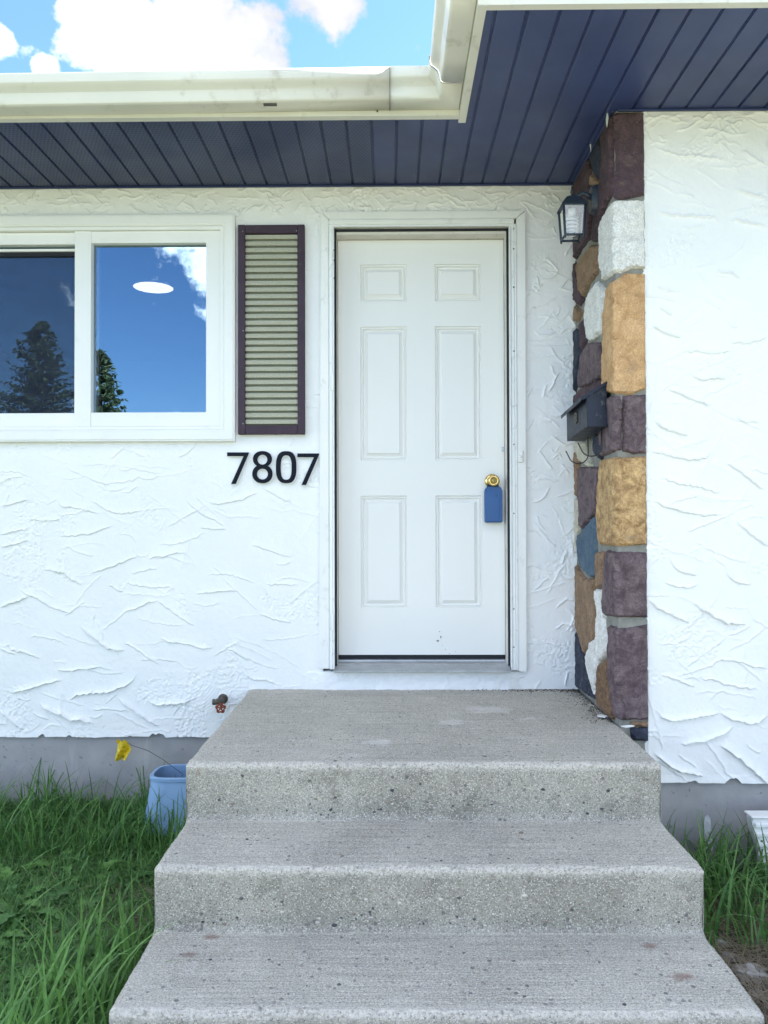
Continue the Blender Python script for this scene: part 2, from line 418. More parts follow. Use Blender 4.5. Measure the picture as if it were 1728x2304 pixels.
def frame_ring(name, o, i, y0, y1, mat, parent, bev=.001):
    """rectangular mitred ring: o, i = (x0, x1, z0, z1)"""
    ox0, ox1, oz0, oz1 = o; ix0, ix1, iz0, iz1 = i
    V = []
    for y in (y0, y1):
        V += [(ox0, y, oz0), (ox1, y, oz0), (ox1, y, oz1), (ox0, y, oz1), (ix0, y, iz0), (ix1, y, iz0), (ix1, y, iz1), (ix0, y, iz1)]
    F = []
    for k in range(4):
        a, b = k, (k + 1) % 4
        F += [(a, b, 4 + b, 4 + a), (8 + b, 8 + a, 12 + a, 12 + b), (b, a, 8 + a, 8 + b), (4 + a, 4 + b, 12 + b, 12 + a)]
    bm = bmesh.new(); vs = [bm.verts.new(v) for v in V]
    for f in F: bm.faces.new([vs[j] for j in f])
    bmesh.ops.recalc_face_normals(bm, faces=bm.faces)
    if bev: bmesh.ops.bevel(bm, geom=list(bm.edges), offset=bev, segments=1, affect='EDGES')
    return from_bm(name, bm, mat, parent)
def add_tube(bm, pts, rad, n=8, cap=True):
    pts = [Vector(p) for p in pts]; rings = []
    rads = rad if isinstance(rad, (list, tuple)) else [rad] * len(pts)
    prev = None
    for i, p in enumerate(pts):
        t = (pts[min(i + 1, len(pts) - 1)] - pts[max(i - 1, 0)]).normalized()
        a = prev if prev is not None else (Vector((0, 0, 1)) if abs(t.z) < .9 else Vector((1, 0, 0)))
        s = t.cross(a).normalized(); b = s.cross(t).normalized(); prev = b
        rings.append([bm.verts.new(p + (s * math.cos(2 * math.pi * k / n) + b * math.sin(2 * math.pi * k / n)) * rads[i]) for k in range(n)])
    for i in range(len(rings) - 1):
        for k in range(n):
            bm.faces.new((rings[i][k], rings[i][(k + 1) % n], rings[i + 1][(k + 1) % n], rings[i + 1][k]))
    if cap: bm.faces.new(rings[0]); bm.faces.new(rings[-1][::-1])
def tube(name, pts, rad, mat, parent=None, n=8):
    bm = bmesh.new(); add_tube(bm, pts, rad, n); bmesh.ops.recalc_face_normals(bm, faces=bm.faces)
    return from_bm(name, bm, mat, parent, True)
def add_lathe(bm, prof, origin, axis='Y', n=24):
    o = Vector(origin); rings = []
    for r, h in prof:
        ring = []
        for k in range(n):
            a = 2 * math.pi * k / n; c, s = r * math.cos(a), r * math.sin(a)
            ring.append(bm.verts.new(o + (Vector((c, h, s)) if axis == 'Y' else Vector((c, s, h)) if axis == 'Z' else Vector((h, c, s)))))
        rings.append(ring)
    for i in range(len(rings) - 1):
        for k in range(n): bm.faces.new((rings[i][k], rings[i][(k + 1) % n], rings[i + 1][(k + 1) % n], rings[i + 1][k]))
    bm.faces.new(rings[0]); bm.faces.new(rings[-1][::-1])
    bmesh.ops.recalc_face_normals(bm, faces=bm.faces)
def lathe(name, prof, origin, mat, parent=None, axis='Y', n=24):
    bm = bmesh.new(); add_lathe(bm, prof, origin, axis, n); return from_bm(name, bm, mat, parent, True)
def smooth_by_angle(o, ang=40):
    o.data.polygons.foreach_set('use_smooth', [True] * len(o.data.polygons)); o.data.set_sharp_from_angle(angle=R(ang))
def vgrid(shape, cells, seed):
    """bilinear value noise on a grid (numpy only)"""
    r = np.random.default_rng(seed); h, w = shape; ch, cw = cells
    g = r.random((ch + 2, cw + 2)); yy = np.linspace(0, ch, h); xx = np.linspace(0, cw, w)
    yi = np.minimum(yy.astype(int), ch); xi = np.minimum(xx.astype(int), cw)
    fy = (yy - yi); fx = (xx - xi); fy = (fy * fy * (3 - 2 * fy))[:, None]; fx = (fx * fx * (3 - 2 * fx))[None]
    a = g[yi][:, xi]; b = g[yi][:, xi + 1]; c = g[yi + 1][:, xi]; d = g[yi + 1][:, xi + 1]
    return (a * (1 - fx) + b * fx) * (1 - fy) + (c * (1 - fx) + d * fx) * fy
def fbm(shape, cells, seed, octs=4, gain=.5):
    t = np.zeros(shape); a = 1; s = 0
    for k in range(octs):
        t += a * vgrid(shape, (max(1, int(cells[0] * 2 ** k)), max(1, int(cells[1] * 2 ** k))), seed + k); s += a; a *= gain
    return t / s - .5
def grid_mesh(name, P, keep, mat, parent=None, smooth=True):
    """P: (h, w, 3) array of points; keep: (h-1, w-1) bool of quads"""
    h, w, _ = P.shape
    idx = np.arange(h * w).reshape(h, w)
    q = np.stack([idx[:-1, :-1], idx[:-1, 1:], idx[1:, 1:], idx[1:, :-1]], -1)[keep]
    used = np.zeros(h * w, bool); used[q.ravel()] = True
    remap = np.cumsum(used) - 1; q = remap[q]; V = P.reshape(-1, 3)[used]
    me = bpy.data.meshes.new(name)
    me.vertices.add(len(V)); me.vertices.foreach_set('co', V.astype(np.float32).ravel())
    me.loops.add(q.size); me.loops.foreach_set('vertex_index', q.astype(np.int32).ravel())
    me.polygons.add(len(q)); me.polygons.foreach_set('loop_start', np.arange(0, q.size, 4, dtype=np.int32))
    me.polygons.foreach_set('loop_total', np.full(len(q), 4, dtype=np.int32))
    me.update(calc_edges=True); me.validate()
    o = from_me(name, me, mat, parent, smooth); o_used = used
    return o, o_used

# ------------------------------------------------------------------ measures (metres)
ZS = 2.268          # soffit
PD = .67            # how far the right wing comes forward
XC = .742           # face of the stone return
XW = .846           # where stone stops and stucco starts on the wing
ZP, YP = -.148, -1.147
Z2, Y2 = -.3385, -1.493
Z3, Y3 = -.526, -1.851
XL, XR = -.830, .742
ZG = -.715          # ground
ZB = -.372          # stucco foot

# ------------------------------------------------------------------ ground
def ground():
    box_v = [(-160, -260, ZG - .05), (160, -260, ZG - .05), (160, 60, ZG - .05), (-160, 60, ZG - .05)]
    tag(pydata('ground', box_v, [(0, 1, 2, 3)], LAWN), kind='structure')
    # dug, uneven earth along the house
    nx, ny = 260, 170
    X = np.linspace(-4.2, 4.2, nx); Y = np.linspace(-4.6, .06, ny)
    XX, YY = np.meshgrid(X, Y)
    Z = ZG + fbm((ny, nx), (14, 26), 3, 5, .55) * .06 + .0 * XX
    edge = np.minimum(np.minimum(XX + 4.2, 4.2 - XX), YY + 4.6); Z = Z - .05 * (1 - np.clip(edge / .4, 0, 1))
    o, _ = grid_mesh('bare_soil', np.stack([XX, YY, Z], -1), np.ones((ny - 1, nx - 1), bool), SOIL)
    tag(o, kind='structure')
    tag(box('walkway', -.75, .65, -9.5, -2.02, ZG - .1, ZG + .035, WALKC, None, .01), kind='structure')
    tag(box('road', -150, 150, -21, -12, ZG - .2, ZG - .03, ASPH), kind='structure')
    tag(box('pavement', -150, 150, -11.4, -9.9, ZG - .2, ZG + .04, WALKC, None, .01), kind='structure')
ground()

# ------------------------------------------------------------------ house
house = empty('house', (0, 0, ZG))
tag(house, 'white stucco house with navy soffit and six panel front door behind concrete steps', 'house')

def stroke(H, X, Z, pts, hh, ramp, seed, flip=False, jit=.0034):
    """one pass of the trowel: plaster swells towards a ragged lip and drops off sharply beyond it"""
    pts = np.array(pts, float); r = np.random.default_rng(seed)
    lo = pts.min(0) - ramp * 3 - .02; hi = pts.max(0) + ramp * 3 + .02
    i0, i1 = np.searchsorted(Z, (lo[1], hi[1])); j0, j1 = np.searchsorted(X, (lo[0], hi[0]))
    if i1 - i0 < 3 or j1 - j0 < 3: return
    xx, zz = np.meshgrid(X[j0:j1], Z[i0:i1])
    ext = pts.max(0) - pts.min(0)
    if ext[0] >= ext[1]: a, b, A, B = pts[:, 0], pts[:, 1], xx, zz
    else: a, b, A, B = pts[:, 1], pts[:, 0], zz, xx
    o = np.argsort(a); a, b = a[o], b[o]
    L = max(a[-1] - a[0], 1e-3)
    na = np.linspace(a[0] - .02, a[-1] + .02, max(int(L / .005), 8))
    c = np.interp(na, a, b) + np.convolve(r.normal(0, jit, len(na)), [.25, .5, .25], 'same')
    C_ = np.interp(A, na, c); t = (A - a[0]) / L
    slope = abs((b[-1] - b[0]) / L); d = (B - C_) / math.sqrt(1 + slope ** 2)
    if flip: d = -d
    # soft swell on one side, 3 mm lip on the other
    k = np.where(d > 0, .36 * np.exp(-(d / (ramp * .8)) ** 1.2) + .64 * np.exp(-d / .0045), np.clip(1 + d / .0030, 0, 1))
    tap = np.clip(np.minimum((t + .02) / .18, (1.03 - t) / .22), 0, 1); tap = tap * tap * (3 - 2 * tap)
    lip = 1 + .5 * np.exp(-(d / .006) ** 2)
    H[i0:i1, j0:j1] = np.maximum(H[i0:i1, j0:j1], 0) * (1 - .75 * k * tap) + k * tap * hh * 2.05 * lip

def stucco(name, x0, x1, z0, z1, y, res, holes, traced, nrand, seed, comb=()):
    nx = int((x1 - x0) / res) + 1; nz = int((z1 - z0) / res) + 1
    X = np.linspace(x0, x1, nx); Z = np.linspace(z0, z1, nz)
    H = np.zeros((nz, nx)); r = np.random.default_rng(seed)
    m = lambda s: (max(1, int((z1 - z0) * s)), max(1, int((x1 - x0) * s)))
    for k in range(nrand):
        px_, pz = r.uniform(x0, x1), r.uniform(z0, z1); L = r.uniform(.05, .26); a = r.normal(-.12, .45)
        if r.random() < .12: a += 1.2
        bend = r.normal(0, .012)
        p = [(px_ + math.cos(a) * L * (t - .5), pz + math.sin(a) * L * (t - .5) + bend * (1 - (2 * t - 1) ** 2)) for t in np.linspace(0, 1, 7)]
        stroke(H, X, Z, p, r.uniform(.0005, .0020), r.uniform(.008, .045), seed * 997 + k, r.random() < .25)
    if x0 < .5 < x1:            # the narrow strip beside the door is worked hardest
        for k in range(70):
            px_, pz = r.uniform(.50, .73), r.uniform(z0, 2.2); L = r.uniform(.03, .13); a = r.normal(.1, .7)
            p = [(px_ + math.cos(a) * L * (t - .5), pz + math.sin(a) * L * (t - .5) + .018 * math.sin(t * 4 + k)) for t in np.linspace(0, 1, 8)]
            stroke(H, X, Z, p, r.uniform(.0012, .0032), r.uniform(.008, .03), seed * 313 + k, r.random() < .5, .0035)
    # short dragged marks under the eaves
    for k in range(int((x1 - x0) * 55)):
        px_, pz = r.uniform(x0, x1), r.uniform(2.13, 2.27); L = r.uniform(.03, .16); a = r.normal(.0, .5)
        p = [(px_ + math.cos(a) * L * (t - .5), pz + math.sin(a) * L * (t - .5) + .006 * math.sin(t * 9 + k)) for t in np.linspace(0, 1, 8)]
        stroke(H, X, Z, p, r.uniform(.0012, .003), r.uniform(.008, .03), seed * 577 + k, r.random() < .4, .003)
    for k, (p, hh, ramp, fl) in enumerate(traced): stroke(H, X, Z, p, hh, ramp, seed * 131 + k, fl)
    for (cx, cz, rx, rz, ox, oz, per) in comb:
        xx, zz = np.meshgrid(X, Z); e = ((xx - cx) / rx) ** 2 + ((zz - cz) / rz) ** 2
        w = np.clip((1.1 - e) / .3, 0, 1); dist = np.hypot(xx - ox, zz - oz)
        H = H * (1 - .8 * w) + w * .0017 * (np.abs(np.sin(dist * math.pi / per)) ** .7)
    # torn plaster patches
    patch = np.clip((fbm((nz, nx), m(5), seed + 50, 4, .6) - .115) / .05, 0, 1)
    H += patch * (fbm((nz, nx), m(105), seed + 60, 2, .7)) * .0075
    H += fbm((nz, nx), m(3), seed + 70, 4, .5) * .004 + fbm((nz, nx), m(45), seed + 80, 3, .6) * .0022
    XX, ZZ = np.meshgrid(X, Z)
    ZZ = ZZ.copy()
    # ragged foot of the render
    rag = fbm((2, nx), (1, max(2, int((x1 - x0) * 9))), seed + 5, 5, .6)[0]
    rag = rag * .8 + np.clip(fbm((2, nx), (1, max(2, int((x1 - x0) * 14))), seed + 15, 3, .6)[0] - .12, 0, 1) * 9
    foot = np.clip(1 - (Z - z0) / .03, 0, 1)[:, None]
    ZZ += foot * (rag[None] * .012 - .002) * (1 if z0 < 0 else 0)
    H += foot * .003
    if .5 < x0 < 1.:            # hand-cut joint against the stone
        lj = np.interp(Z, np.linspace(z0, z1, 90), r.normal(0, .0035, 90)); XX = XX + lj[:, None] * np.clip(1 - (X - x0) / .02, 0, 1)[None]
        H += (.004 * np.exp(-((X - x0 - .012) / .006) ** 2))[None] * (vgrid((nz, 1), (40, 1), 5) > .35)
    keep = np.ones((nz - 1, nx - 1), bool)
    xm = (X[:-1] + X[1:]) / 2; zm = (Z[:-1] + Z[1:]) / 2
    for (a, b, c, d) in holes: keep &= ~(((xm > a) & (xm < b))[None] & ((zm > c) & (zm < d))[:, None])
    o, _ = grid_mesh(name, np.stack([XX, y - H, ZZ], -1), keep, STUCCO, house)
    return o

def tr(y, pts, hh=.003, ramp=.03, flip=False, sc=1., ou=0, ov=0):
    q = [on(1, y, ou + u * sc, ov + v * sc) for u, v in pts]
    return ([(p.x, p.z) for p in q], hh, ramp, flip)
SL = .42194
def L_(*p, hh=.0032, ramp=.03, flip=False): return tr(0, p, hh, ramp, flip, SL, 0, 1100)
traced_left = [
    L_((0, 95), (80, 75), (165, 50)), L_((300, 55), (330, 92), (430, 105), (530, 135)), L_((480, 55), (570, 115), (620, 130), (700, 127), (755, 110), hh=.0034),
    L_((155, 160), (250, 170), (330, 160)), L_((310, 250), (350, 250), (480, 240), (600, 195)), L_((0, 245), (60, 230), (150, 212)), L_((0, 310), (80, 295), (150, 275)),
    L_((990, 60), (1060, 125), (1130, 160), (1205, 205)), L_((1065, 205), (1150, 215), (1205, 210)), L_((1110, 70), (1160, 78), (1290, 58), (1375, 15)), L_((1410, 0), (1500, 50), (1560, 80)),
    L_((480, 450), (580, 420), (660, 390), (740, 352)), L_((790, 367), (870, 360), (950, 340), (1000, 345)), L_((235, 430), (330, 440), (390, 485), (440, 508), hh=.0045),
    L_((580, 515), (620, 530), (655, 545)), L_((1040, 555), (1120, 548), (1200, 545), (1280, 540)), L_((1340, 295), (1420, 320), (1500, 350), (1555, 360)),
    L_((110, 545), (200, 585), (290, 635), (380, 660), hh=.004), L_((0, 632), (80, 605), (155, 575), hh=.004), L_((655, 658), (740, 630), (800, 600), (840, 597)),
    L_((840, 595), (920, 655), (980, 695), (1040, 730)), L_((30, 800), (60, 855), (140, 870), (215, 905), hh=.004), L_((0, 848), (40, 870), (85, 880)),
    L_((430, 735), (500, 790), (570, 845), (665, 866), hh=.0065, ramp=.022), L_((660, 815), (740, 860), (800, 905), (850, 930)), L_((845, 795), (920, 818), (1010, 828), (1080, 850), (1140, 845), hh=.004),
    L_((305, 968), (400, 966), (480, 958), (550, 950), hh=.004), L_((60, 1085), (140, 1070), (230, 1045), (325, 1015), hh=.005, ramp=.025), L_((1210, 845), (1270, 880), (1330, 917)),
    L_((365, 1125), (420, 1098), (580, 1083), (690, 1040), (730, 990), hh=.0055), L_((780, 1130), (840, 1150), (900, 1150), (1000, 1135), (1090, 1090), hh=.006, ramp=.03),
    L_((210, 1150), (280, 1185), (330, 1200), (385, 1235), (420, 1225), (500, 1252), hh=.008, ramp=.02), L_((630, 1115), (720, 1185), (780, 1225), (850, 1265), hh=.006, ramp=.016),
    L_((0, 1180), (60, 1230), (130, 1285), hh=.006, ramp=.02), L_((1300, 985), (1350, 1015), (1420, 1020), (1480, 1045), hh=.004), L_((1420, 510), (1500, 505), (1580, 512), hh=.003),
    L_((1380, 668), (1470, 695), (1560, 720)), L_((700, 450 - 0), (780, 430), (840, 425), hh=.002)]
S7 = .34353; S8 = .36166
def A_(*p, hh=.0032, ramp=.03, flip=False): return tr(-PD, p, hh, ramp, flip, S7, 1430, 240)
def B_(*p, hh=.0034, ramp=.03, flip=False): return tr(-PD, p, hh, ramp, flip, S8, 1430, 1000)
traced_right = [
    A_((120, 270), (190, 300), (280, 325), (420, 330), (600, 358)), A_((695, 290), (760, 335), (850, 385)), A_((130, 690), (240, 715), (400, 722), (510, 725), (560, 760)),
    A_((650, 545), (760, 580), (850, 605), hh=.004), A_((620, 745), (760, 765), (860, 790)), A_((135, 1165), (180, 1200), (240, 1210)), A_((515, 1085), (580, 1100), (620, 1085), (690, 1135)),
    A_((105, 1435), (160, 1470), (230, 1500), (300, 1512), hh=.004), A_((620, 1540), (720, 1555), (790, 1535), (867, 1510)), A_((300, 1600), (420, 1605), (500, 1620), (650, 1595)),
    A_((360, 1750), (420, 1788), (500, 1780), (590, 1785), hh=.004), A_((205, 1845), (300, 1890), (400, 1930), (505, 1960), hh=.004), A_((120, 2060), (180, 2105), (260, 2130), (345, 2160), hh=.005),
    A_((650, 2030), (710, 2065), (800, 2060)), A_((150, 1310), (200, 1350), (240, 1360)),
    B_((90, 40), (200, 65), (330, 95), (400, 95), (480, 50), hh=.004), B_((560, 110), (650, 170), (740, 245), (800, 285), hh=.004), B_((145, 205), (290, 250), (400, 265), (540, 310)),
    B_((105, 340), (190, 390), (300, 420), (430, 438), (545, 435), hh=.0045), B_((620, 475), (700, 550), (824, 640), hh=.004), B_((205, 685), (240, 770), (300, 800), (380, 810), hh=.004),
    B_((555, 770), (580, 825), (640, 860), (720, 870), hh=.004), B_((180, 865), (260, 880), (330, 890), (385, 875)), B_((75, 960), (130, 1010), (230, 1065), (345, 1110), hh=.005),
    B_((350, 985), (430, 1040), (570, 1115), (690, 1120), hh=.007, ramp=.02), B_((510, 1335), (640, 1345), (740, 1385), (824, 1392)), B_((170, 1435), (270, 1465), (370, 1510)),
    B_((400, 1460), (480, 1460), (560, 1490), (760, 1525)), B_((120, 1650), (170, 1700), (230, 1720), (400, 1690), (520, 1672), hh=.006), B_((520, 1672), (600, 1710), (720, 1740), (824, 1695), hh=.006),
    B_((280, 1868), (400, 1850), (500, 1815), (605, 1765), hh=.006, ramp=.018), B_((525, 1870), (640, 1950), (740, 2040), (824, 2110), hh=.007, ramp=.02), B_((110, 1915), (190, 1980), (270, 2030), (420, 2060), hh=.007, ramp=.02)]

WIN = (-2.34, -.890, 1.036, 2.125)      # outer trim
DOOR_HOLE = (-.475, .475, -.07, 2.10)
comb = []
q = on(1, 0, 470, 1545); q2 = on(1, 0, 420, 1520); comb.append((q.x + .01, q.z - .055, .11, .07, q2.x - .02, q2.z + .02, .0135))
q = on(1, 0, 487, 1530); comb.append((q.x, q.z + .045, .05, .03, q.x - .05, q.z - .16, .0115))
stucco('front_wall', -2.14, .745, ZB, 2.30, 0, .0030, [(WIN[0] + .03, WIN[1] - .03, WIN[2] + .03, WIN[3] - .03), DOOR_HOLE], traced_left, 480, 11, comb)
stucco('wing_wall', XW - .004, 1.34, ZB + .005, 2.30, -PD, .0030, [], traced_right, 130, 23)
# the walls carry on out of the frame
stucco('front_wall', -3.3, -2.137, ZB, 2.30, 0, .008, [(WIN[0] + .03, -2.0, WIN[2] + .03, WIN[3] - .03)], [], 190, 37)
stucco('wing_wall', 1.337, 3.2, ZB + .005, 2.30, -PD, .0075, [], [], 420, 41)
pydata('front_wall_end', [(-4.2, 0, ZB), (-3.297, 0, ZB), (-3.297, 0, 2.3), (-4.2, 0, 2.3)], [(0, 1, 2, 3)], STUCCO, house)
pydata('wing_wall_end', [(3.197, -PD, ZB), (4.2, -PD, ZB), (4.2, -PD, 2.3), (3.197, -PD, 2.3)], [(0, 1, 2, 3)], STUCCO, house)
box('side_wall', -4.25, -4.2, .003, 7, ZG - .2, 2.35, STUCCO, house); box('side_wall', 4.2, 4.25, -PD + .003, 7, ZG - .2, 2.35, STUCCO, house)
box('back_wall', -4.25, 4.25, 7, 7.1, ZG - .2, 2.35, STUCCO, house)
# foundations, set back under the render
def foundation(name, x0, x1, y, z0, z1, seed):
    nx, nz = int((x1 - x0) / .012), int((z1 - z0) / .012)
    X, Z = np.meshgrid(np.linspace(x0, x1, nx), np.linspace(z0, z1, nz))
    Y = y - fbm((nz, nx), (6, int((x1 - x0) * 12)), seed, 5, .55) * .008
    grid_mesh(name, np.stack([X, Y, Z], -1), np.ones((nz - 1, nx - 1), bool), FOUND, house)
foundation('foundation', -4.2, XC, .014, ZG - .2, ZB + .03, 5); foundation('foundation', XC, 4.2, -PD + .014, ZG - .2, ZB + .03, 9)
pydata('foundation', [(XC, .02, ZG - .2), (XC, -PD + .014, ZG - .2), (XC, -PD + .014, ZB + .03), (XC, .02, ZB + .03)], [(0, 1, 2, 3)], FOUND, house)
# dribble of wall paint on the wing's foundation
def dribble():
    pts = [(1586, 1838), (1592, 1833), (1598, 1840), (1601, 1870), (1604, 1905), (1601, 1945), (1596, 1935), (1592, 1960), (1588, 1930), (1585, 1890), (1583, 1860)]
    V = [on(1, -PD + .0085, u, v) for u, v in pts]
    pydata('paint_dribble', V, [tuple(range(len(V)))], DRIB, house)
DRIB = varied('streaky_paint', (.52, .53, .54), .8, .2, .3, 40, 120, .4, dirt=(.3, .3, .3), dirt_amt=.9)
dribble()
# plaster plinth under the door
def plinth():
    nx, nz = 240, 24
    X, Z = np.meshgrid(np.linspace(-.60, .50, nx), np.linspace(ZP - .01, -.060, nz))
    Y = -.012 - fbm((nz, nx), (4, 40), 77, 4, .6) * .008
    Y[0] = 0; Y[-1] = .03
    Y[:, :30] += np.linspace(.02, 0, 30)[None]
    Y[:, -20:] += np.linspace(0, .02, 20)[None]
    grid_mesh('plinth', np.stack([X, Y, Z], -1), np.ones((nz - 1, nx - 1), bool), STUCCO, house)
plinth()

# roof: main slope, hip over the wing
def roof():
    e = .02; z0, zr = 2.41, 3.80
    V = [(-4.7, -.64, z0), (4.9, -.64, z0), (4.9, 3.5, zr), (-4.7, 3.5, zr), (-4.7, 7.6, z0), (4.9, 7.6, z0)]
    o = pydata('roof', V, [(0, 1, 2, 3), (3, 2, 5, 4)], ROOFM, house)
    V = [(.13, -1.31, z0), (4.9, -1.31, z0), (2.5, 1.1, 3.21), (2.5, 3.4, 3.21), (.13, 3.4, z0), (4.9, 3.4, z0)]
    pydata('wing_roof', V, [(0, 1, 2), (0, 2, 3, 4), (1, 5, 3, 2)], ROOFM, house)
    m = ROOFM
    pydata('gable', [(-4.22, -.5, 2.3), (-4.22, 3.5, 3.74), (-4.22, 7.4, 2.3)], [(0, 1, 2)], STUCCO, house)
    pydata('gable', [(4.22, -.5, 2.3), (4.22, 3.5, 3.74), (4.22, 7.4, 2.3)], [(0, 1, 2)], STUCCO, house)
roof()

# ------------------------------------------------------------------ soffit: 4 inch boards with V grooves
soffit = empty('soffit', (0, 0, ZS), house); soffit.location = (0, 0, ZS - ZG)
PW = .1028; SEAM0 = on(1, 0, 552, 419).x
def soffit_panel(xa, ya, yb, mat):
    g = .012; d = .0048; w = PW
    prof = [(0, 0), (.0015, d), (g * .42, d * 1.0), (g * .5, d * .35), (g * .58, d), (g - .0015, d), (g, 0), (g + .003, -.0006), (w - .003, -.0006), (w, 0)]
    V = []
    ys = np.linspace(ya, yb, 4)
    for y in ys:
        for (a, b) in prof: V.append((xa + a, y, ZS + b + random.uniform(-.0004, .0004)))
    n = len(prof); F = []
    for i in range(len(ys) - 1):
        for k in range(n - 1): F.append((i * n + k, i * n + k + 1, (i + 1) * n + k + 1, (i + 1) * n + k))
    return pydata('soffit_panel', V, F, mat, soffit)
FXI, FXO = .128, .154      # the fascia return that runs towards the viewer
for k in range(-13, 23):
    xa = SEAM0 + k * PW; xb = xa + PW; mid = (xa + xb) / 2
    ya = -.628 if mid < FXI + .02 else -1.292
    yb = .0 if mid < XC + .05 else -PD + .004
    soffit_panel(xa, ya, yb, SOFFITP if mid < -.18 else SOFFIT)
# the board cut by the fascia return
_k = [k for k in range(-13, 23) if SEAM0 + (k + .5) * PW < FXI + .02][-1]
_xe = SEAM0 + (_k + 1) * PW
if _xe > FXI: pydata('soffit_panel', [(FXI, -1.292, ZS - .0003), (_xe, -1.292, ZS - .0003), (_xe, -.6285, ZS - .0003), (FXI, -.6285, ZS - .0003)], [(0, 1, 2, 3)], SOFFIT, soffit)
xa = SEAM0 - 13 * PW; xb = SEAM0 + 23 * PW
pydata('soffit_end', [(-4.6, -.628, ZS), (xa, -.628, ZS), (xa, 0, ZS), (-4.6, 0, ZS)], [(0, 1, 2, 3)], SOFFITP, soffit)
pydata('soffit_end', [(xb, -1.292, ZS), (4.8, -1.292, ZS), (4.8, -PD, ZS), (xb, -PD, ZS)], [(0, 1, 2, 3)], SOFFITP, soffit)
box('channel_trim', -4.2, XC + .0, -.016, -.006, ZS - .009, ZS - .001, SOFFIT, soffit, .002)
box('channel_trim', XW - .1, 4.2, -PD - .016, -PD - .006, ZS - .009, ZS - .001, SOFFIT, soffit, .002)
box('channel_trim', XC - .018, XC - .006, -PD - .004, -.02, ZS - .008, ZS - .001, SOFFIT, soffit, .002)

# ------------------------------------------------------------------ fascia and gutters
fascia = empty('fascia', (0, 0, ZS - ZG), house)
def lprof(name, pts2, ext, axis, mat, parent, tilt=0., x_ref=0.):
    """extrude an open/closed 2-D profile; axis 'x': pts2=(y,z); axis 'y': pts2=(x,z)"""
    V = []; n = len(pts2)
    for e in ext:
        for (a, b) in pts2:
            V.append((e, a, b + tilt * (e - x_ref)) if axis == 'x' else (a, e, b + tilt * (e - x_ref)))
    F = []
    for i in range(len(ext) - 1):
        for k in range(n - 1): F.append((i * n + k, i * n + k + 1, (i + 1) * n + k + 1, (i + 1) * n + k))
    me = bpy.data.meshes.new(name); me.from_pydata(V, [], F); me.update()
    o = from_me(name, me, mat, parent)
    return o
def thick(o, t, off=0.):
    md = o.modifiers.new('solid', 'SOLIDIFY'); md.thickness = t; md.offset = off; return o
zb = ZS - .004
# main eave: face plus 3 cm return under the boards
thick(lprof('fascia_board', [(-.622, zb + .002), (-.622, zb), (-.652, zb), (-.652, zb + .15)], [-4.7, FXI + .006], 'x', ALU, fascia), .0015)
# return towards the viewer, and the wing's front board
thick(lprof('fascia_board', [(FXO + .002, zb - .003), (FXO + .002, zb - .006), (FXI, zb - .006), (FXI, zb + .15)], [-.605, -1.318], 'y', ALU, fascia), .0015)
thick(lprof('fascia_board', [(-1.292, zb), (-1.292, zb - .003), (-1.318, zb - .003), (-1.318, zb + .15)], [FXI + .0, 4.9], 'x', ALU, fascia), .0015)
# K-style gutters
def kprof(d0, sgn=-1):
    """distance from the fascia outwards, height above the gutter floor"""
    p = [(0, .118), (0, 0), (.072, 0), (.080, .004), (.0845, .014), (.086, .028), (.091, .042), (.102, .053), (.113, .060), (.119, .068), (.121, .078), (.121, .100), (.119, .104), (.112, .104), (.111, .098)]
    return [(d0 + sgn * a, b) for a, b in p]
gutter = empty('gutter', (0, 0, ZS - ZG), house)
zg = 2.287
pr = kprof(-.653)
def smooth_gutter(o):
    smooth_by_angle(o, 25); return o
smooth_gutter(thick(lprof('gutter_run', [(a, b + zg) for a, b in pr], [-4.7, -3.5, -2.2, -1.0, -.145], 'x', ALU, gutter, .009, 0), .0012))
# corner box at the inner mitre, slightly larger section
prc = [(a - .0022 * (1 if a < -.66 else 0), b * 1.02 - .0015) for a, b in kprof(-.653)]
def mitre():
    V = []; A = [(a, b) for a, b in kprof(0, 1)]
    n = len(A)
    for (a, b) in A: V.append((-.15, -.653 - a * 1.02, zg + b * 1.02 - .002))
    for (a, b) in A: V.append((FXI - .004 - a * 1.02, -.653 - a * 1.02, zg + b * 1.02 - .002))
    for (a, b) in A: V.append((FXI - .004 - a * 1.02, -.845, zg + b * 1.02 - .002))
    F = [(i * n + k, i * n + k + 1, (i + 1) * n + k + 1, (i + 1) * n + k) for i in range(2) for k in range(n - 1)]
    me = bpy.data.meshes.new('gutter_corner'); me.from_pydata(V, [], F); me.update()
    o = from_me('gutter_corner', me, ALU, gutter); thick(o, .0014); smooth_by_angle(o, 25)
mitre()
smooth_gutter(thick(lprof('gutter_run', [(FXI - .003 - a, b + zg) for a, b in kprof(0, 1)], [-.846, -1.0, -1.2, -1.36], 'y', ALU, gutter), .0012))
def seam_line(name, pts): tube(name, pts, .0016, MORTAR, gutter, 5)
seam_line('sealed_seam', [(FXI - .004 - a * 1.03, -.846, zg + b * 1.03 - .003) for a, b in kprof(0, 1)[1:12]])
seam_line('sealed_seam', [(-.148, -.653 - a * 1.03, zg + b * 1.03 - .003) for a, b in kprof(0, 1)[1:12]])
p = on(2, zg - .004, 609, 236)
box('gutter_tag', p.x - .026, p.x + .026, -.722, -.708, zg - .012, zg - .006, BRONZE, gutter, .001)
for u in (22, 127, 849):
    p = on(1, -.653, u, 254); lathe('nail_head', [(.004, 0), (.004, -.003), (.002, -.004)], (p.x, -.653, p.z + .006), BRONZE, fascia, 'Y', 8)

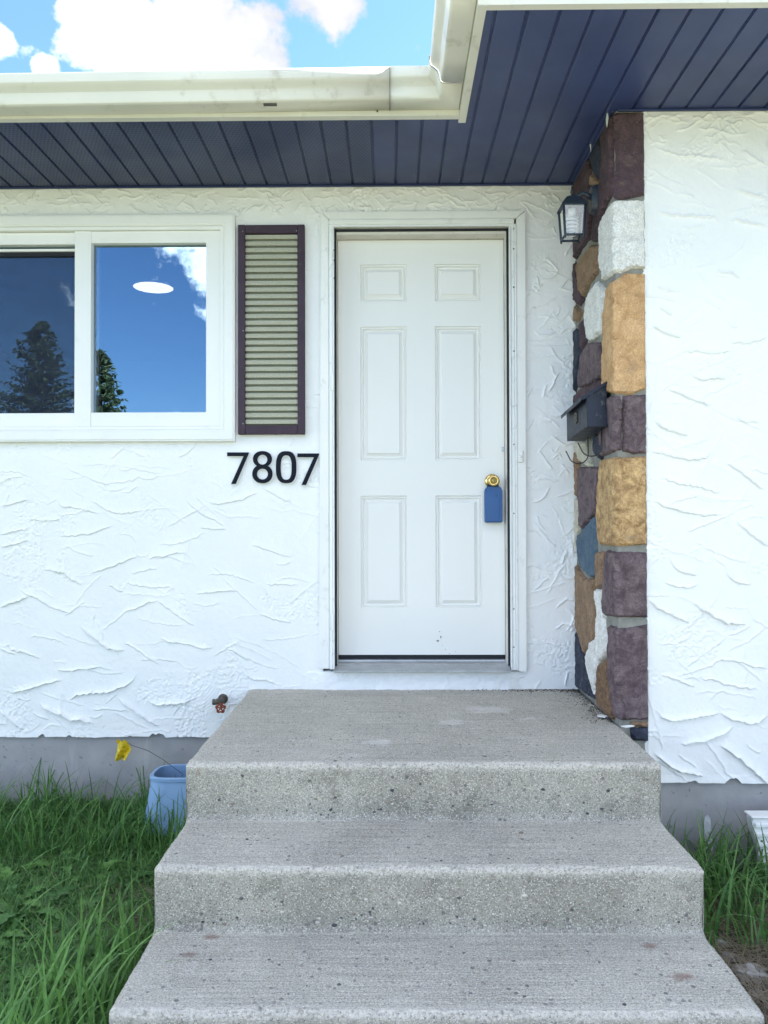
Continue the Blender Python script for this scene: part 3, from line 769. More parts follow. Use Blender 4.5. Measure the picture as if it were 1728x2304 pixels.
# ------------------------------------------------------------------ window
window = empty('window', (0, 0, 1.036 - ZG), house)
wx0, wx1, wz0, wz1 = WIN
def ring_in(a): return (wx0 + a, wx1 - a, wz0 + a, wz1 - a)
frame_ring('window_trim', ring_in(0), ring_in(.056), -.032, .012, VINYL, window, .003)
frame_ring('window_trim', ring_in(.008), ring_in(.050), -.036, -.028, VINYL, window, .002)
frame_ring('window_frame', ring_in(.0565), ring_in(.073), -.026, .05, VINYL, window, .002)
gx0, gx1 = wx0 + .138, wx1 - .138; gz0, gz1 = wz0 + .138, wz1 - .142
mx0, mx1 = on(1, .0, 171, 700).x, on(1, .0, 207, 700).x
gx1 = on(1, .02, 467, 700).x; gz0 = on(1, .02, 300, 930).z; gz1 = on(1, .02, 300, 552).z
frame_ring('sash', (mx1 - .018, wx1 - .074, wz0 + .074, wz1 - .074), (mx1, gx1, gz0, gz1), -.012, .045, VINYL, window, .002)
frame_ring('sash', (wx0 + .074, mx0 + .018, wz0 + .074, wz1 - .074), (wx0 + .138, mx0, gz0, gz1), .0, .05, VINYL, window, .002)
box('mullion', mx0 - .001, mx1 + .001, -.016, .04, wz0 + .0735, wz1 - .0735, VINYL, window, .002)
glass_r = pydata('pane', [(mx1 - .003, .02, gz0 - .003), (gx1 + .003, .02, gz0 - .003), (gx1 + .003, .0196, gz1 + .003), (mx1 - .003, .0196, gz1 + .003)], [(0, 1, 2, 3)], GLASS, window)
pydata('pane', [(wx0 + .13, .034, gz0 - .003), (mx0 + .003, .0335, gz0 - .003), (mx0 + .003, .034, gz1 + .003), (wx0 + .13, .0342, gz1 + .003)], [(0, 1, 2, 3)], GLASS, window)
zt = on(1, .028, 90, 568).z
pydata('insect_screen', [(wx0 + .13, .027, gz0 - .003), (mx0 - .002, .027, gz0 - .003), (mx0 - .002, .027, zt), (wx0 + .13, .027, zt)], [(0, 1, 2, 3)], SCREEN, window)
box('screen_rail', wx0 + .13, mx0 + .001, .012, .03, zt, zt + .012, VINYL, window, .002)
box('screen_rail', wx0 + .13, mx0 + .001, .020, .03, zt - .022, zt - .001, BLACK, window, .002)
# inner sash stile and lock seen behind the glass
box('inner_stile', mx1 - .02, mx1 + .018, .045, .07, gz0 - .03, gz1 + .03, VINYL, window, .002)
p = on(1, .045, 213, 740); lk = box('sash_lock', p.x - .010, p.x + .010, .030, .045, p.z - .035, p.z + .035, PAINTW, window, .003)
box('lock_lever', p.x + .002, p.x + .014, .027, .031, p.z - .006, p.z + .02, PAINTW, window, .002)
p = on(1, -.036, 464, 961); box('weep_cover', p.x - .013, p.x + .013, -.029, -.024, p.z - .005, p.z + .003, ALUCLEAN, window, .001)

# the room behind the glass
room = empty('room', (0, 0, -ZG), house)
X0, X1, Y0, Y1, Z0_, Z1_ = -4.1, .0, .12, 4.6, -.05, 2.40
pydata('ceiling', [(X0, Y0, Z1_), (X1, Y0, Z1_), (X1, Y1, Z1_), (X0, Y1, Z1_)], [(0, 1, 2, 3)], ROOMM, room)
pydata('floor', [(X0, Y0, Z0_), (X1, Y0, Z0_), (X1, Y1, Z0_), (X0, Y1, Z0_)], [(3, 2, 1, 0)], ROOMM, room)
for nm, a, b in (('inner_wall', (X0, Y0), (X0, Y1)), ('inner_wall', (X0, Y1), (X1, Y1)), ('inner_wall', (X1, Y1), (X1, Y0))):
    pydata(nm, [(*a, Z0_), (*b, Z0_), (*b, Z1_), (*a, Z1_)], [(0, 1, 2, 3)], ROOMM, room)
p = on(2, 2.385, 345, 647)
lamp = empty('ceiling_lamp', (p.x, p.y, 2.40)); tag(lamp, 'lit round flush ceiling lamp seen through the window glass', 'ceiling lamp')
lathe('lamp_rim', [(.148, 2.399), (.150, 2.388), (.144, 2.383), (.142, 2.395)], (p.x, p.y, 0), VINYL, lamp, 'Z', 40)
bm = bmesh.new(); bmesh.ops.create_circle(bm, cap_ends=True, segments=48, radius=.142)
for v in bm.verts: v.co = Vector((p.x + v.co.x, p.y + v.co.y, 2.384))
from_bm('diffuser', bm, LAMP, lamp)

# ------------------------------------------------------------------ front door
door = empty('front_door', (0, .07, 0), house); door.location = (0, .07, -ZG)
DW, DH, DY = .4065, 2.032, .07
def dpt(u, v): p = on(1, DY, u, v); return p.x, p.z
xsL = (dpt(811, 900)[0], dpt(915, 900)[0]); xsR = (dpt(979, 900)[0], dpt(1083, 900)[0])
zs_ = [(dpt(850, 679)[1], dpt(850, 595)[1]), (dpt(850, 1036)[1], dpt(850, 735)[1]), (dpt(850, 1368)[1], dpt(850, 1115.5)[1])]
def slab():
    xs = [-DW + .002, *xsL, *xsR, DW - .002]; zs = [.004]
    for a, b in reversed(zs_): zs += [a, b]
    zs.append(DH - .003)
    V = [(x, DY, z) for z in zs for x in xs]; F = []
    nx = len(xs)
    for i in range(len(zs) - 1):
        for j in range(nx - 1):
            if i % 2 == 1 and j % 2 == 1: continue
            F.append((i * nx + j, i * nx + j + 1, (i + 1) * nx + j + 1, (i + 1) * nx + j))
    b = len(V)
    V += [(xs[0], DY, zs[0]), (xs[-1], DY, zs[0]), (xs[-1], DY, zs[-1]), (xs[0], DY, zs[-1])] + [(xs[0], DY + .044, zs[0]), (xs[-1], DY + .044, zs[0]), (xs[-1], DY + .044, zs[-1]), (xs[0], DY + .044, zs[-1])]
    for k in range(4): F.append((b + k, b + (k + 1) % 4, b + 4 + (k + 1) % 4, b + 4 + k))
    pydata('door_slab', V, F, DOORW, door)
slab()
def door_panel(xa, xb, za, zb_):
    # embossed moulding: groove, bead, cove, raised field
    prof = [(0, 0), (.002, .0035), (.006, .0045), (.009, .002), (.012, .0018), (.014, .0055), (.018, .0068), (.021, .0062), (.034, .0022), (.0365, .0005), (.039, .0005)]
    V = []; F = []
    for d, h in prof:
        h *= 2.0; V += [(xa + d, DY + h, za + d), (xb - d, DY + h, za + d), (xb - d, DY + h, zb_ - d), (xa + d, DY + h, zb_ - d)]
    for i in range(len(prof) - 1):
        for k in range(4):
            F.append((i * 4 + k, i * 4 + (k + 1) % 4, (i + 1) * 4 + (k + 1) % 4, (i + 1) * 4 + k))
    b = (len(prof) - 1) * 4; F.append((b, b + 1, b + 2, b + 3))
    pydata('door_panel', V, F, DOORW, door)
for (a, b) in zs_:
    for (c, d) in (xsL, xsR): door_panel(c, d, a, b)
# paint chips on the slab
def chipmark(u, v, r, asp=1.):
    p = on(1, DY - .0008, u, v); n = 9
    V = [(p.x + r * math.cos(2 * math.pi * k / n) * random.uniform(.6, 1.1), DY - .0009, p.z + asp * r * math.sin(2 * math.pi * k / n) * random.uniform(.6, 1.1)) for k in range(n)]
    pydata('paint_chip_mark', V, [tuple(range(n))], MORTAR, door)
for a in ((985, 1442, .008, .6), (992, 1433, .004, 1.8), (989, 1421, .004, .6), (1002, 1461, .0022), (1011, 1471, .0022), (995, 1452, .002), (1025, 1466, .0016)): chipmark(*a)
# jambs, head, stops
box('jamb', DW + .0, DW + .03, .0, .14, -.03, 2.06, JAMB, door, .001); box('jamb', -DW - .03, -DW, .0, .14, -.03, 2.06, JAMB, door, .001)
box('head_jamb', -DW - .001, DW + .001, .0, .14, DH, 2.075, JAMB, door, .001)
box('weatherstrip', DW + .0005, DW + .010, -.012, -.001, -.035, 2.05, BLACK, door, .001); box('weatherstrip', -DW - .010, -DW - .0005, -.012, -.001, -.035, 2.05, BLACK, door, .001)
box('weatherstrip', -DW - .010, DW + .010, -.012, -.001, DH + .012, DH + .022, BLACK, door, .001)
# old storm-door rails
box('rail', DW + .0105, DW + .018, -.030, -.002, -.055, 2.062, ALUCLEAN, door, .002); box('rail', DW + .0185, DW + .036, -.024, -.002, -.055, 2.066, ALUCLEAN, door, .003)
box('rail', DW + .0365, DW + .045, -.029, -.002, -.055, 2.070, ALUCLEAN, door, .002)
box('rail', -DW - .018, -DW - .0105, -.030, -.002, -.050, 2.062, ALUCLEAN, door, .002); box('rail', -DW - .036, -DW - .0185, -.024, -.002, -.050, 2.066, ALUCLEAN, door, .003)
box('rail', -DW - .0365, DW + .0365, -.028, -.002, 2.060, 2.071, ALUCLEAN, door, .002)
box('rail', -DW - .0365, DW + .0365, -.030, -.010, 2.0715, 2.095, PAINTW, door, .004)
xo0, xo1 = -.487, .497
# casing with a mitred corner
def casing(name, poly, y0=-.026, y1=0.):
    bm = bmesh.new(); a = [bm.verts.new((x, y0, z)) for x, z in poly]; b = [bm.verts.new((x, y1, z)) for x, z in poly]
    n = len(poly); bm.faces.new(a); bm.faces.new(b[::-1])
    for k in range(n): bm.faces.new((a[(k + 1) % n], a[k], b[k], b[(k + 1) % n]))
    bmesh.ops.recalc_face_normals(bm, faces=bm.faces)
    bmesh.ops.bevel(bm, geom=list(bm.edges), offset=.003, segments=2, affect='EDGES')
    return from_bm(name, bm, PAINTW, door)
zt_ = 2.134; zi = 2.0955; xi = DW + .0455
casing('casing', [(xi, -.058), (xo1 - .004, -.064), (xo1, 2.094), (xo1, zt_ - .003), (xi + .0005, zi)])
casing('casing', [(xo0 - .006, -.046), (-DW - .0365, -.046), (-DW - .0370, zi), (xo0 + .006, zt_ - .001)])
casing('casing', [(xo0 + .0075, zt_), (-DW - .036, zi + .0005), (xi - .0005, zi + .0005), (xo1 - .002, zt_)])
for v in (515, 560, 646, 790, 1000, 1155, 1370, 1456):
    p = on(1, -.025, 1156, v); lathe('screw', [(.004, 0), (.004, -.0015), (.0015, -.003)], (p.x, -.0245, p.z), BRONZE if v in (560, 646) else STEEL, door, 'Y', 8)
for v in (563, 586, 626):
    p = on(1, -.03, 752, v); lathe('screw', [(.0035, 0), (.0035, -.0015), (.0015, -.003)], (p.x, -.0305, p.z), BRONZE, door, 'Y', 8)
for v in (860, 1400):
    p = on(1, -.03, 748, v); box('old_hinge', p.x - .006, p.x + .007, -.036, -.0305, p.z - .04, p.z + .04, ALUCLEAN, door, .002)
# latch plate on the jamb
p = on(1, .0, 1132, 1010); box('strike_tab', p.x - .006, p.x + .006, .012, .016, p.z - .012, p.z + .012, STEEL, door, .001)
# sill
box('door_sweep', -DW + .004, DW - .004, DY + .004, DY + .035, -.028, .003, BLACK, door, .001)
def sill():
    prof = [(.13, -.012), (.062, -.018), (.052, -.018), (.05, -.024), (.012, -.030), (.008, -.027), (.004, -.031), (-.052, -.046), (-.060, -.048), (-.060, -.056), (-.054, -.056), (-.054, -.060), (-.0, -.062), (.13, -.062)]
    o = lprof('threshold', prof, [-.418, .412], 'x', MILL, door)
    bm = bmesh.new(); bm.from_mesh(o.data); bmesh.ops.holes_fill(bm, edges=[e for e in bm.edges if e.is_boundary]); bm.to_mesh(o.data); bm.free()
sill()
# knob
p = on(1, .0, 1110, 1084); kx, kz = p.x, p.z
p = on(1, DY, 1107, 1083); kx, kz = p.x, p.z
knob = lathe('knob', [(.036, DY), (.036, DY - .004), (.028, DY - .009), (.014, DY - .013), (.012, DY - .035), (.017, DY - .042), (.026, DY - .052), (.0285, DY - .062), (.026, DY - .071), (.019, DY - .076), (.017, DY - .074), (.0165, DY - .0735)], (kx, 0, kz), BRASS, door, 'Y', 32)
lathe('keyway', [(.0115, DY - .0735), (.0115, DY - .077), (.009, DY - .078)], (kx, 0, kz), BRASSD, knob, 'Y', 20)
box('key_slot', kx - .0015, kx + .0015, DY - .0790, DY - .0781, kz - .007, kz + .006, BLACK, knob)

# ------------------------------------------------------------------ stone return
pillar = empty('stone_pillar', (XC, -PD, ZP - ZG), house); pillar.location = (XC, -PD, ZP - ZG)
def fold(s, z, d):
    """s<0 side face, s>0 front face of the corner; d outwards"""
    r = .006
    if s < -r: return Vector((XC - d, -PD - s, z))
    if s > r: return Vector((XC + s, -PD - d, z))
    a = (s + r) / (2 * r) * math.pi / 2
    return Vector((XC + r - (r + d) * math.cos(a), -PD + r - (r + d) * math.sin(a), z))
def spt(u, v):
    if u < 1391:
        p = on(0, XC, u, v); return (-(p.y + PD), p.z)
    p = on(1, -PD, u, v); return (p.x - XC, p.z)
def clamp_s(p): return (max(-(PD - .008), min(XW - XC + .004, p[0])), max(ZP + .006 if p[0] < -.02 else ZP - .22, min(ZS - .012, p[1])))
def edge_dist(p, poly):
    best = 9
    for i in range(len(poly)):
        a = Vector(poly[i]); b = Vector(poly[(i + 1) % len(poly)]); ab = b - a
        t = max(0, min(1, (p - a).dot(ab) / max(ab.length_squared, 1e-9))); best = min(best, (p - a - ab * t).length)
    return best
def inside(p, poly):
    c = False; j = len(poly) - 1
    for i in range(len(poly)):
        if (poly[i][1] > p[1]) != (poly[j][1] > p[1]) and p[0] < (poly[j][0] - poly[i][0]) * (p[1] - poly[i][1]) / (poly[j][1] - poly[i][1] + 1e-12) + poly[i][0]: c = not c
        j = i
    return c
def stone(pts, key, thick_=.018, k=0):
    poly = [spt(u, v) for u, v in pts]
    cs_ = sum(p[0] for p in poly) / len(poly); cz_ = sum(p[1] for p in poly) / len(poly)
    def grow(p):
        d = Vector((p[0] - cs_, p[1] - cz_)); q = Vector(p) + d.normalized() * .0035
        return (XW - XC + .004 if q.x > XW - XC - .022 else q.x, q.y)
    poly = [clamp_s(grow(p)) for p in poly]
    # resample the outline with a little waviness
    out = []
    n = len(poly)
    for i in range(n):
        a = Vector(poly[i]); b = Vector(poly[(i + 1) % n]); L = (b - a).length
        if L < .002: continue
        m = max(1, int(L / .012))
        for j in range(m):
            q = a.lerp(b, j / m); w = mnoise.noise(Vector((q.x * 40, q.y * 40, k * 3.1))) * .0030 + mnoise.noise(Vector((q.x * 120, q.y * 120, k * 1.3))) * .0022
            nn = Vector((-(b - a).y, (b - a).x)).normalized()
            q2 = q + nn * w; out.append(clamp_s((q2.x, q2.y)))
    xs = [p[0] for p in out]; zs = [p[1] for p in out]
    inner = []
    st = .0092
    x = min(xs) + st / 2
    while x < max(xs):
        z = min(zs) + st / 2
        while z < max(zs):
            p = Vector((x + random.uniform(-.3, .3) * st, z + random.uniform(-.3, .3) * st))
            if inside(p, out) and edge_dist(p, out) > .004: inner.append(p)
            z += st
        x += st
    vs = [Vector(p) for p in out] + inner; no = len(out)
    r = delaunay_2d_cdt(vs, [(i, (i + 1) % no) for i in range(no)], [], 1, 1e-6)
    v2, faces = r[0], r[2]
    V = []; rim = {}
    for p in v2:
        d = edge_dist(p, out)
        h = thick_ * (1 - math.exp(-d / .0018)) + .006
        q3 = Vector((p.x, p.y, k * 1.7))
        h += (.0075 * (mnoise.voronoi(q3 * 22)[0][0] - .35) + mnoise.fractal(q3 * 14, 1, 2, 4) * .0030 + mnoise.fractal(q3 * 55, 1, 2, 3) * .0028) * min(1, d / .008)
        V.append(fold(p.x, p.y, h))
    F = [tuple(f) for f in faces]
    # skirt down into the mortar
    edges = {}
    for f in F:
        for a, b in zip(f, f[1:] + f[:1]):
            edges[(a, b)] = 1
    base = {}
    for (a, b) in list(edges):
        if (b, a) in edges: continue
        for i in (a, b):
            if i not in base: base[i] = len(V); V.append(fold(v2[i].x, v2[i].y, -.006))
        F.append((b, a, base[a], base[b]))
    o = pydata('stone', V, F, ST[key], pillar, True)
    bm = bmesh.new(); bm.from_mesh(o.data); bmesh.ops.recalc_face_normals(bm, faces=bm.faces)
    # open shells: turn them so that the normals face the viewer's side
    c = sum((f.normal * f.calc_area() for f in bm.faces), Vector())
    if c.dot(Vector((-1, -1, 0))) < 0: bmesh.ops.reverse_faces(bm, faces=bm.faces)
    bm.to_mesh(o.data); bm.free()
    o.data.polygons.foreach_set('use_smooth', [True] * len(o.data.polygons)); o.data.set_sharp_from_angle(angle=R(24))
    return o
def z4(*p): return [(1228 + .2712 * a, 230 + .2712 * b) for a, b in p]
def z5(*p): return [(1228 + .3932 * a, 830 + .3932 * b) for a, b in p]
STONES = [
    ('dark', z4((575, 60), (800, 52), (800, 770), (720, 790), (590, 805), (565, 770), (585, 560), (580, 300))),
    ('dark', z4((540, 75), (568, 110), (570, 300), (570, 560), (550, 790), (500, 890), (462, 1000), (468, 1150), (405, 1150), (430, 900), (480, 650), (500, 420), (475, 270))),
    ('ink', z4((470, 290), (492, 400), (490, 600), (465, 640), (430, 590), (392, 480), (395, 420))),
    ('tan', z4((410, 590), (455, 660), (440, 705), (395, 690))),
    ('dark', z4((370, 470), (390, 560), (385, 700), (425, 740), (410, 900), (390, 1000), (385, 1120), (330, 1190), (262, 1300), (235, 1250), (235, 800), (250, 650))),
    ('tan', z4((400, 1190), (450, 1190), (455, 1300), (438, 1430), (380, 1500), (335, 1610), (300, 1560), (290, 1420), (278, 1350))),
    ('white', z4((610, 828), (790, 830), (815, 1380), (690, 1385), (620, 1415), (505, 1475), (490, 1420), (465, 1300), (480, 1200), (472, 1050), (490, 980), (560, 860))),
    ('white', z4((450, 1490), (510, 1550), (512, 1640), (488, 1900), (400, 1980), (372, 1965), (350, 1800), (362, 1650), (400, 1560))),
    ('orange', z4((660, 1430), (800, 1440), (800, 1800)) + z5((545, 20), (550, 110), (490, 145), (420, 140), (350, 128)) + z4((500, 2100), (510, 1800), (528, 1560), (590, 1480))),
    ('dark', z4((240, 1340), (290, 1475), (328, 1640), (300, 1690), (250, 1655))),
    ('tan', z4((250, 1690), (320, 1740), (290, 1815), (247, 1830))),
    ('dark', z4((305, 1850), (333, 1800), (350, 1990), (322, 2050), (308, 1980))),
    ('ink', z4((250, 1890), (298, 1900), (312, 2060), (285, 2212)) + z5((198, 60), (180, 145), (172, 60))),
    ('purple', z4((372, 2000), (470, 1995), (484, 2060)) + z5((345, 0), (338, 45), (270, 88), (203, 108), (202, 60)) + z4((325, 2080),)),
    ('purple', z5((352, 170), (418, 158), (432, 205), (428, 460), (362, 488), (334, 500), (330, 350))),
    ('purple', z5((438, 160), (572, 152), (580, 300), (563, 478), (500, 486), (440, 468))),
    ('gold', z5((430, 512), (545, 505), (555, 760), (555, 1000), (440, 1010), (330, 1003), (312, 900), (318, 650), (336, 522))),
    ('purple', z5((362, 1040), (550, 1055), (553, 1420), (420, 1415), (352, 1408), (347, 1250))),
    ('tan', z5((307, 1052), (338, 1048), (342, 1248), (307, 1252))),
    ('purple', z5((382, 1470), (480, 1485), (565, 1465), (570, 1800), (570, 2000), (432, 2003), (402, 1950), (387, 1800), (377, 1600))),
    ('white', z5((297, 1262), (343, 1268), (350, 1450), (363, 1600), (345, 1650), (316, 1685), (304, 1560), (312, 1400))),
    ('tan', z5((240, 1205), (296, 1200), (293, 1265), (305, 1400), (298, 1540), (240, 1635), (182, 1470), (178, 1110), (200, 1145))),
    ('slate', z5((300, 842), (305, 1188), (270, 1188), (217, 1140), (197, 1000), (203, 952))),
    ('purple', z5((205, 565), (318, 560), (318, 640), (298, 828), (212, 918), (207, 750))),
    ('cream', z5((182, 742), (204, 742), (208, 900), (190, 1000), (190, 1052), (177, 1052))),
    ('tan', z5((167, 482), (200, 490), (200, 700), (172, 735))),
    ('cream', z5((167, 420), (230, 425), (278, 555), (262, 565), (205, 520), (167, 470))),
    ('ink', z5((292, 380), (344, 372), (344, 480), (328, 518), (292, 480))),
    ('white', z5((298, 1545), (302, 1650), (308, 1720), (300, 1880), (262, 1740), (247, 1650), (272, 1562))),
    ('brown', z5((322, 1695), (373, 1655), (383, 1800), (406, 1960), (398, 2005), (314, 1925), (312, 1750))),
    ('ink', z5((182, 1490), (242, 1655), (294, 1890), (240, 1850), (172, 1800))),
    ('ink', z5((485, 2055), (550, 2052), (553, 2125), (490, 2118))),
    ('tan', z5((487, 2018), (555, 2014), (552, 2044), (490, 2047))),
    ('dark', z5((206, 120), (338, 60), (338, 300), (240, 390), (170, 400), (176, 160))),
]
for k, (key, pts) in enumerate(STONES): stone(pts, key, .014 if k else .012, k)
def mortar():
    ss = np.concatenate([np.linspace(-(PD + .0), -.014, 90), np.linspace(-.012, .012, 7), np.linspace(.014, XW - XC + .006, 16)])
    zz = np.linspace(ZP - .30, ZS - .002, 330)
    n = fbm((len(zz), len(ss)), (60, 22), 91, 4, .6)
    P = np.array([[tuple(fold(s, z, .002 + n[i, j] * .012)) for j, s in enumerate(ss)] for i, z in enumerate(zz)])
    grid_mesh('mortar', P, np.ones((len(zz) - 1, len(ss) - 1), bool), MORTAR, pillar)
mortar()
p = spt(1382, 272)
def splash():
    for (u, v, w, h) in ((1382, 270, .018, .03), (1344, 325, .006, .03)):
        s, z = spt(u, v); n = 10; c = fold(s, z, .024)
        V = [c + Vector((0, (w * math.cos(2 * math.pi * k / n)) * random.uniform(.7, 1.1), h * math.sin(2 * math.pi * k / n) * random.uniform(.7, 1.2))) + Vector((-.004, 0, 0)) for k in range(n)]
        V.append(c + Vector((-.010, 0, .003)))
        pydata('plaster_splash', V, [(k, (k + 1) % n, n) for k in range(n)], CHIP, pillar, True)
splash()

# ------------------------------------------------------------------ concrete steps
def steps():
    # profile from the wall outwards (y, z): tread, rounded nosing, leaning riser
    pts = [(.0, ZP)]
    def nose(y, z, zn):
        r = .016
        pts.append((y + r, z))
        for k in range(1, 8):
            a = k / 8 * math.pi / 2; pts.append((y + r - r * math.sin(a), z - r + r * math.cos(a)))
        pts.append((y, z - r))
        rr = .020
        pts.append((y + .012, zn + rr))
        for k in range(1, 6):
            a = k / 6 * math.pi / 2; pts.append((y + .012 - rr * (1 - math.cos(a)) , zn + rr - rr * math.sin(a)))
        pts.append((y + .012 - rr, zn))
    nose(YP, ZP, Z2); nose(Y2, Z2, Z3); nose(Y3, Z3, ZG - .1)
    # resample at 6 mm
    P = [np.array(pts[0])]; 
    for a, b in zip(pts, pts[1:]):
        a, b = np.array(a), np.array(b); L = np.linalg.norm(b - a); m = max(1, int(L / .007))
        for j in range(1, m + 1): P.append(a + (b - a) * j / m)
    P = np.array(P); n = len(P)
    edge = .016
    xs = np.concatenate([[XL + edge * (1 - math.cos(t)) for t in np.linspace(0, math.pi / 2, 5)], np.linspace(XL + edge + .006, XR - edge - .006, 218), [XR - edge * (1 - math.cos(t)) for t in np.linspace(math.pi / 2, 0, 5)]])
    w = len(xs)
    T = np.gradient(P, axis=0); T /= np.linalg.norm(T, axis=1)[:, None]; N = np.stack([T[:, 1], -T[:, 0]], 1)     # outward normal
    N = -N if N[0, 1] < 0 else N
    nz = fbm((n, w), (30, 26), 41, 6, .6) * .006 + fbm((n, w), (150, 110), 51, 2, .6) * .0022
    # crumbled nosings
    wear = np.zeros(n)
    for (yy, zz) in ((YP, ZP), (Y2, Z2), (Y3, Z3)):
        d = np.hypot(P[:, 0] - (yy + .010), P[:, 1] - (zz - .008)); wear = np.maximum(wear, np.exp(-(d / .017) ** 2))
    chip = np.clip(fbm((n, w), (120, 60), 61, 3, .6) - .06, 0, 1) * wear[:, None] * .03
    G = np.zeros((n, w, 3)); inset = np.array([edge * (1 - math.sin(t)) for t in np.linspace(0, math.pi / 2, 5)])
    ins = np.zeros(w); ins[:5] = inset; ins[-5:] = inset[::-1]
    off = nz - chip - ins[None]
    G[..., 0] = xs[None] + np.where(np.arange(w) < 3, -1, np.where(np.arange(w) > w - 4, 1, 0))[None] * nz * .8
    # the sides flare out a little towards the ground
    fl = (P[:, 1] - ZP) / (ZG - ZP) * .004
    side = np.clip((xs - (XL + XR) / 2) / ((XR - XL) / 2), -1, 1)
    G[..., 0] += side[None] * fl[:, None]
    G[..., 1] = P[:, 0][:, None] + N[:, 0][:, None] * off; G[..., 2] = P[:, 1][:, None] + N[:, 1][:, None] * off
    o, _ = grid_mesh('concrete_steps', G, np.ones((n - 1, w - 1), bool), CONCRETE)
    wv = np.repeat((wear[:, None] * (.55 + 1.0 * np.clip(fbm((n, w), (60, 30), 71, 4, .6) + .5, 0, 1))), 1, 1).ravel()
    me = o.data
    at = me.attributes.new('wear', 'FLOAT', 'POINT'); at.data.foreach_set('value', wv.astype(np.float32))
    # side walls
    bm = bmesh.new(); bm.from_mesh(me); bm.verts.ensure_lookup_table()
    lay = bm.verts.layers.float['wear']
    allv = list(bm.verts)
    for col_ in (0, w - 1):
        prev = None
        for i in range(n):
            v = allv[i * w + col_]
            lo = bm.verts.new((v.co.x, v.co.y, ZG - .1))
            if prev: 
                f = bm.faces.new((prev[0], v, lo, prev[1]) if col_ else (v, prev[0], prev[1], lo)); f.smooth = True
            prev = (v, lo)
    bm.faces.ensure_lookup_table(); bmesh.ops.remove_doubles(bm, verts=bm.verts, dist=1e-5)
    bmesh.ops.recalc_face_normals(bm, faces=bm.faces); bm.to_mesh(me); bm.free()
    me.set_sharp_from_angle(angle=R(60))
    V = []; F = []; tint = []; r = random.Random(12)
    ico = bmesh.new(); bmesh.ops.create_icosphere(ico, subdivisions=1, radius=1); iv = [v.co.copy() for v in ico.verts]; ifc = [[v.index for v in f.verts] for f in ico.faces]; ico.free()
    for k in range(420):
        yy, za, zc = r.choice(((YP, ZP, Z2), (Y2, Z2, Z3), (Y3, Z3, ZG)))
        t = min(1, abs(r.gauss(0, .33))); z = zc + .012 + t * (za - zc - .05); x = r.uniform(XL + .03, XR - .03)
        if r.random() < .2: y = r.uniform(yy + .03, yy + .30); z = za; c = (x, y, z - .001); nrm = 2
        else:
            q = (za - .022 - z) / (za - zc - .05); c = (x, yy + .012 * q + .0005, z); nrm = 1
        s_ = r.uniform(.0022, .0062) * (1.5 if r.random() < .08 else 1); b = len(V)
        sx, sz = s_ * r.uniform(.8, 1.4), s_ * r.uniform(.7, 1.1)
        for v in iv: V.append((c[0] + v.x * sx, c[1] + v.y * (.0028 if nrm == 1 else sx), c[2] + v.z * (sz if nrm == 1 else .002)))
        F += [[b + i for i in f] for f in ifc]; tint += [r.random()] * len(iv)
    pb = pydata('pebbles', V, F, PEBBLE, o, True); pb['kind'] = 'stuff'
    at = pb.data.attributes.new('tint', 'FLOAT', 'POINT'); at.data.foreach_set('value', np.array(tint, np.float32))
    tag(o, 'weathered grey concrete front steps with rounded edges below the white door', 'steps')
steps()

# ------------------------------------------------------------------ shutter
a = on(1, -.028, 536, 507); b = on(1, -.028, 686, 977)
sx0, sx1, sz0, sz1 = a.x, b.x, b.z, a.z
sh = empty('shutter', ((sx0 + sx1) / 2, -.004, sz0)); tag(sh, 'narrow cream louvred shutter in a plum brown frame beside the window', 'shutter')
fw = .034
box('stile', sx0, sx0 + fw, -.036, -.006, sz0, sz1, BROWN, sh, .002); box('stile', sx1 - fw, sx1, -.036, -.006, sz0, sz1, BROWN, sh, .002)
box('top_rail', sx0 + fw + .0005, sx1 - fw - .0005, -.035, -.006, sz1 - .041, sz1 - .0005, BROWN, sh, .002); box('bottom_rail', sx0 + fw + .0005, sx1 - fw - .0005, -.035, -.006, sz0 + .0005, sz0 + .042, BROWN, sh, .002)
ya_, yb_ = -.020, -.008
zl0, zl1 = sz0 + .042, sz1 - .041; NS = 29; per = (zl1 - zl0) / NS
box('backing_panel', sx0 + fw - .004, sx1 - fw + .004, -.0085, -.006, zl0 - .003, zl1 + .003, SLATB, sh)
for k in range(NS):
    zt2 = zl1 - k * per - .0012
    prof = [(-.0095, zt2), (-.0185, zt2 - per * .02), (-.0240, zt2 - per * .10), (-.0255, zt2 - per * .66), (-.0245, zt2 - per * .71), (-.0095, zt2 - per * .72), (-.0095, zt2)]
    lprof('louvre_slat', prof, [sx0 + fw - .002, sx1 - fw + .002], 'x', SLAT, sh)
for (u, v) in ((546, 520), (667, 519), (547, 744), (669, 744), (547, 953), (669, 953)):
    p = on(1, -.037, u, v); lathe('screw', [(.0035, 0), (.0035, -.0015), (.001, -.0025)], (p.x, -.0357, p.z), STEEL, sh, 'Y', 8)

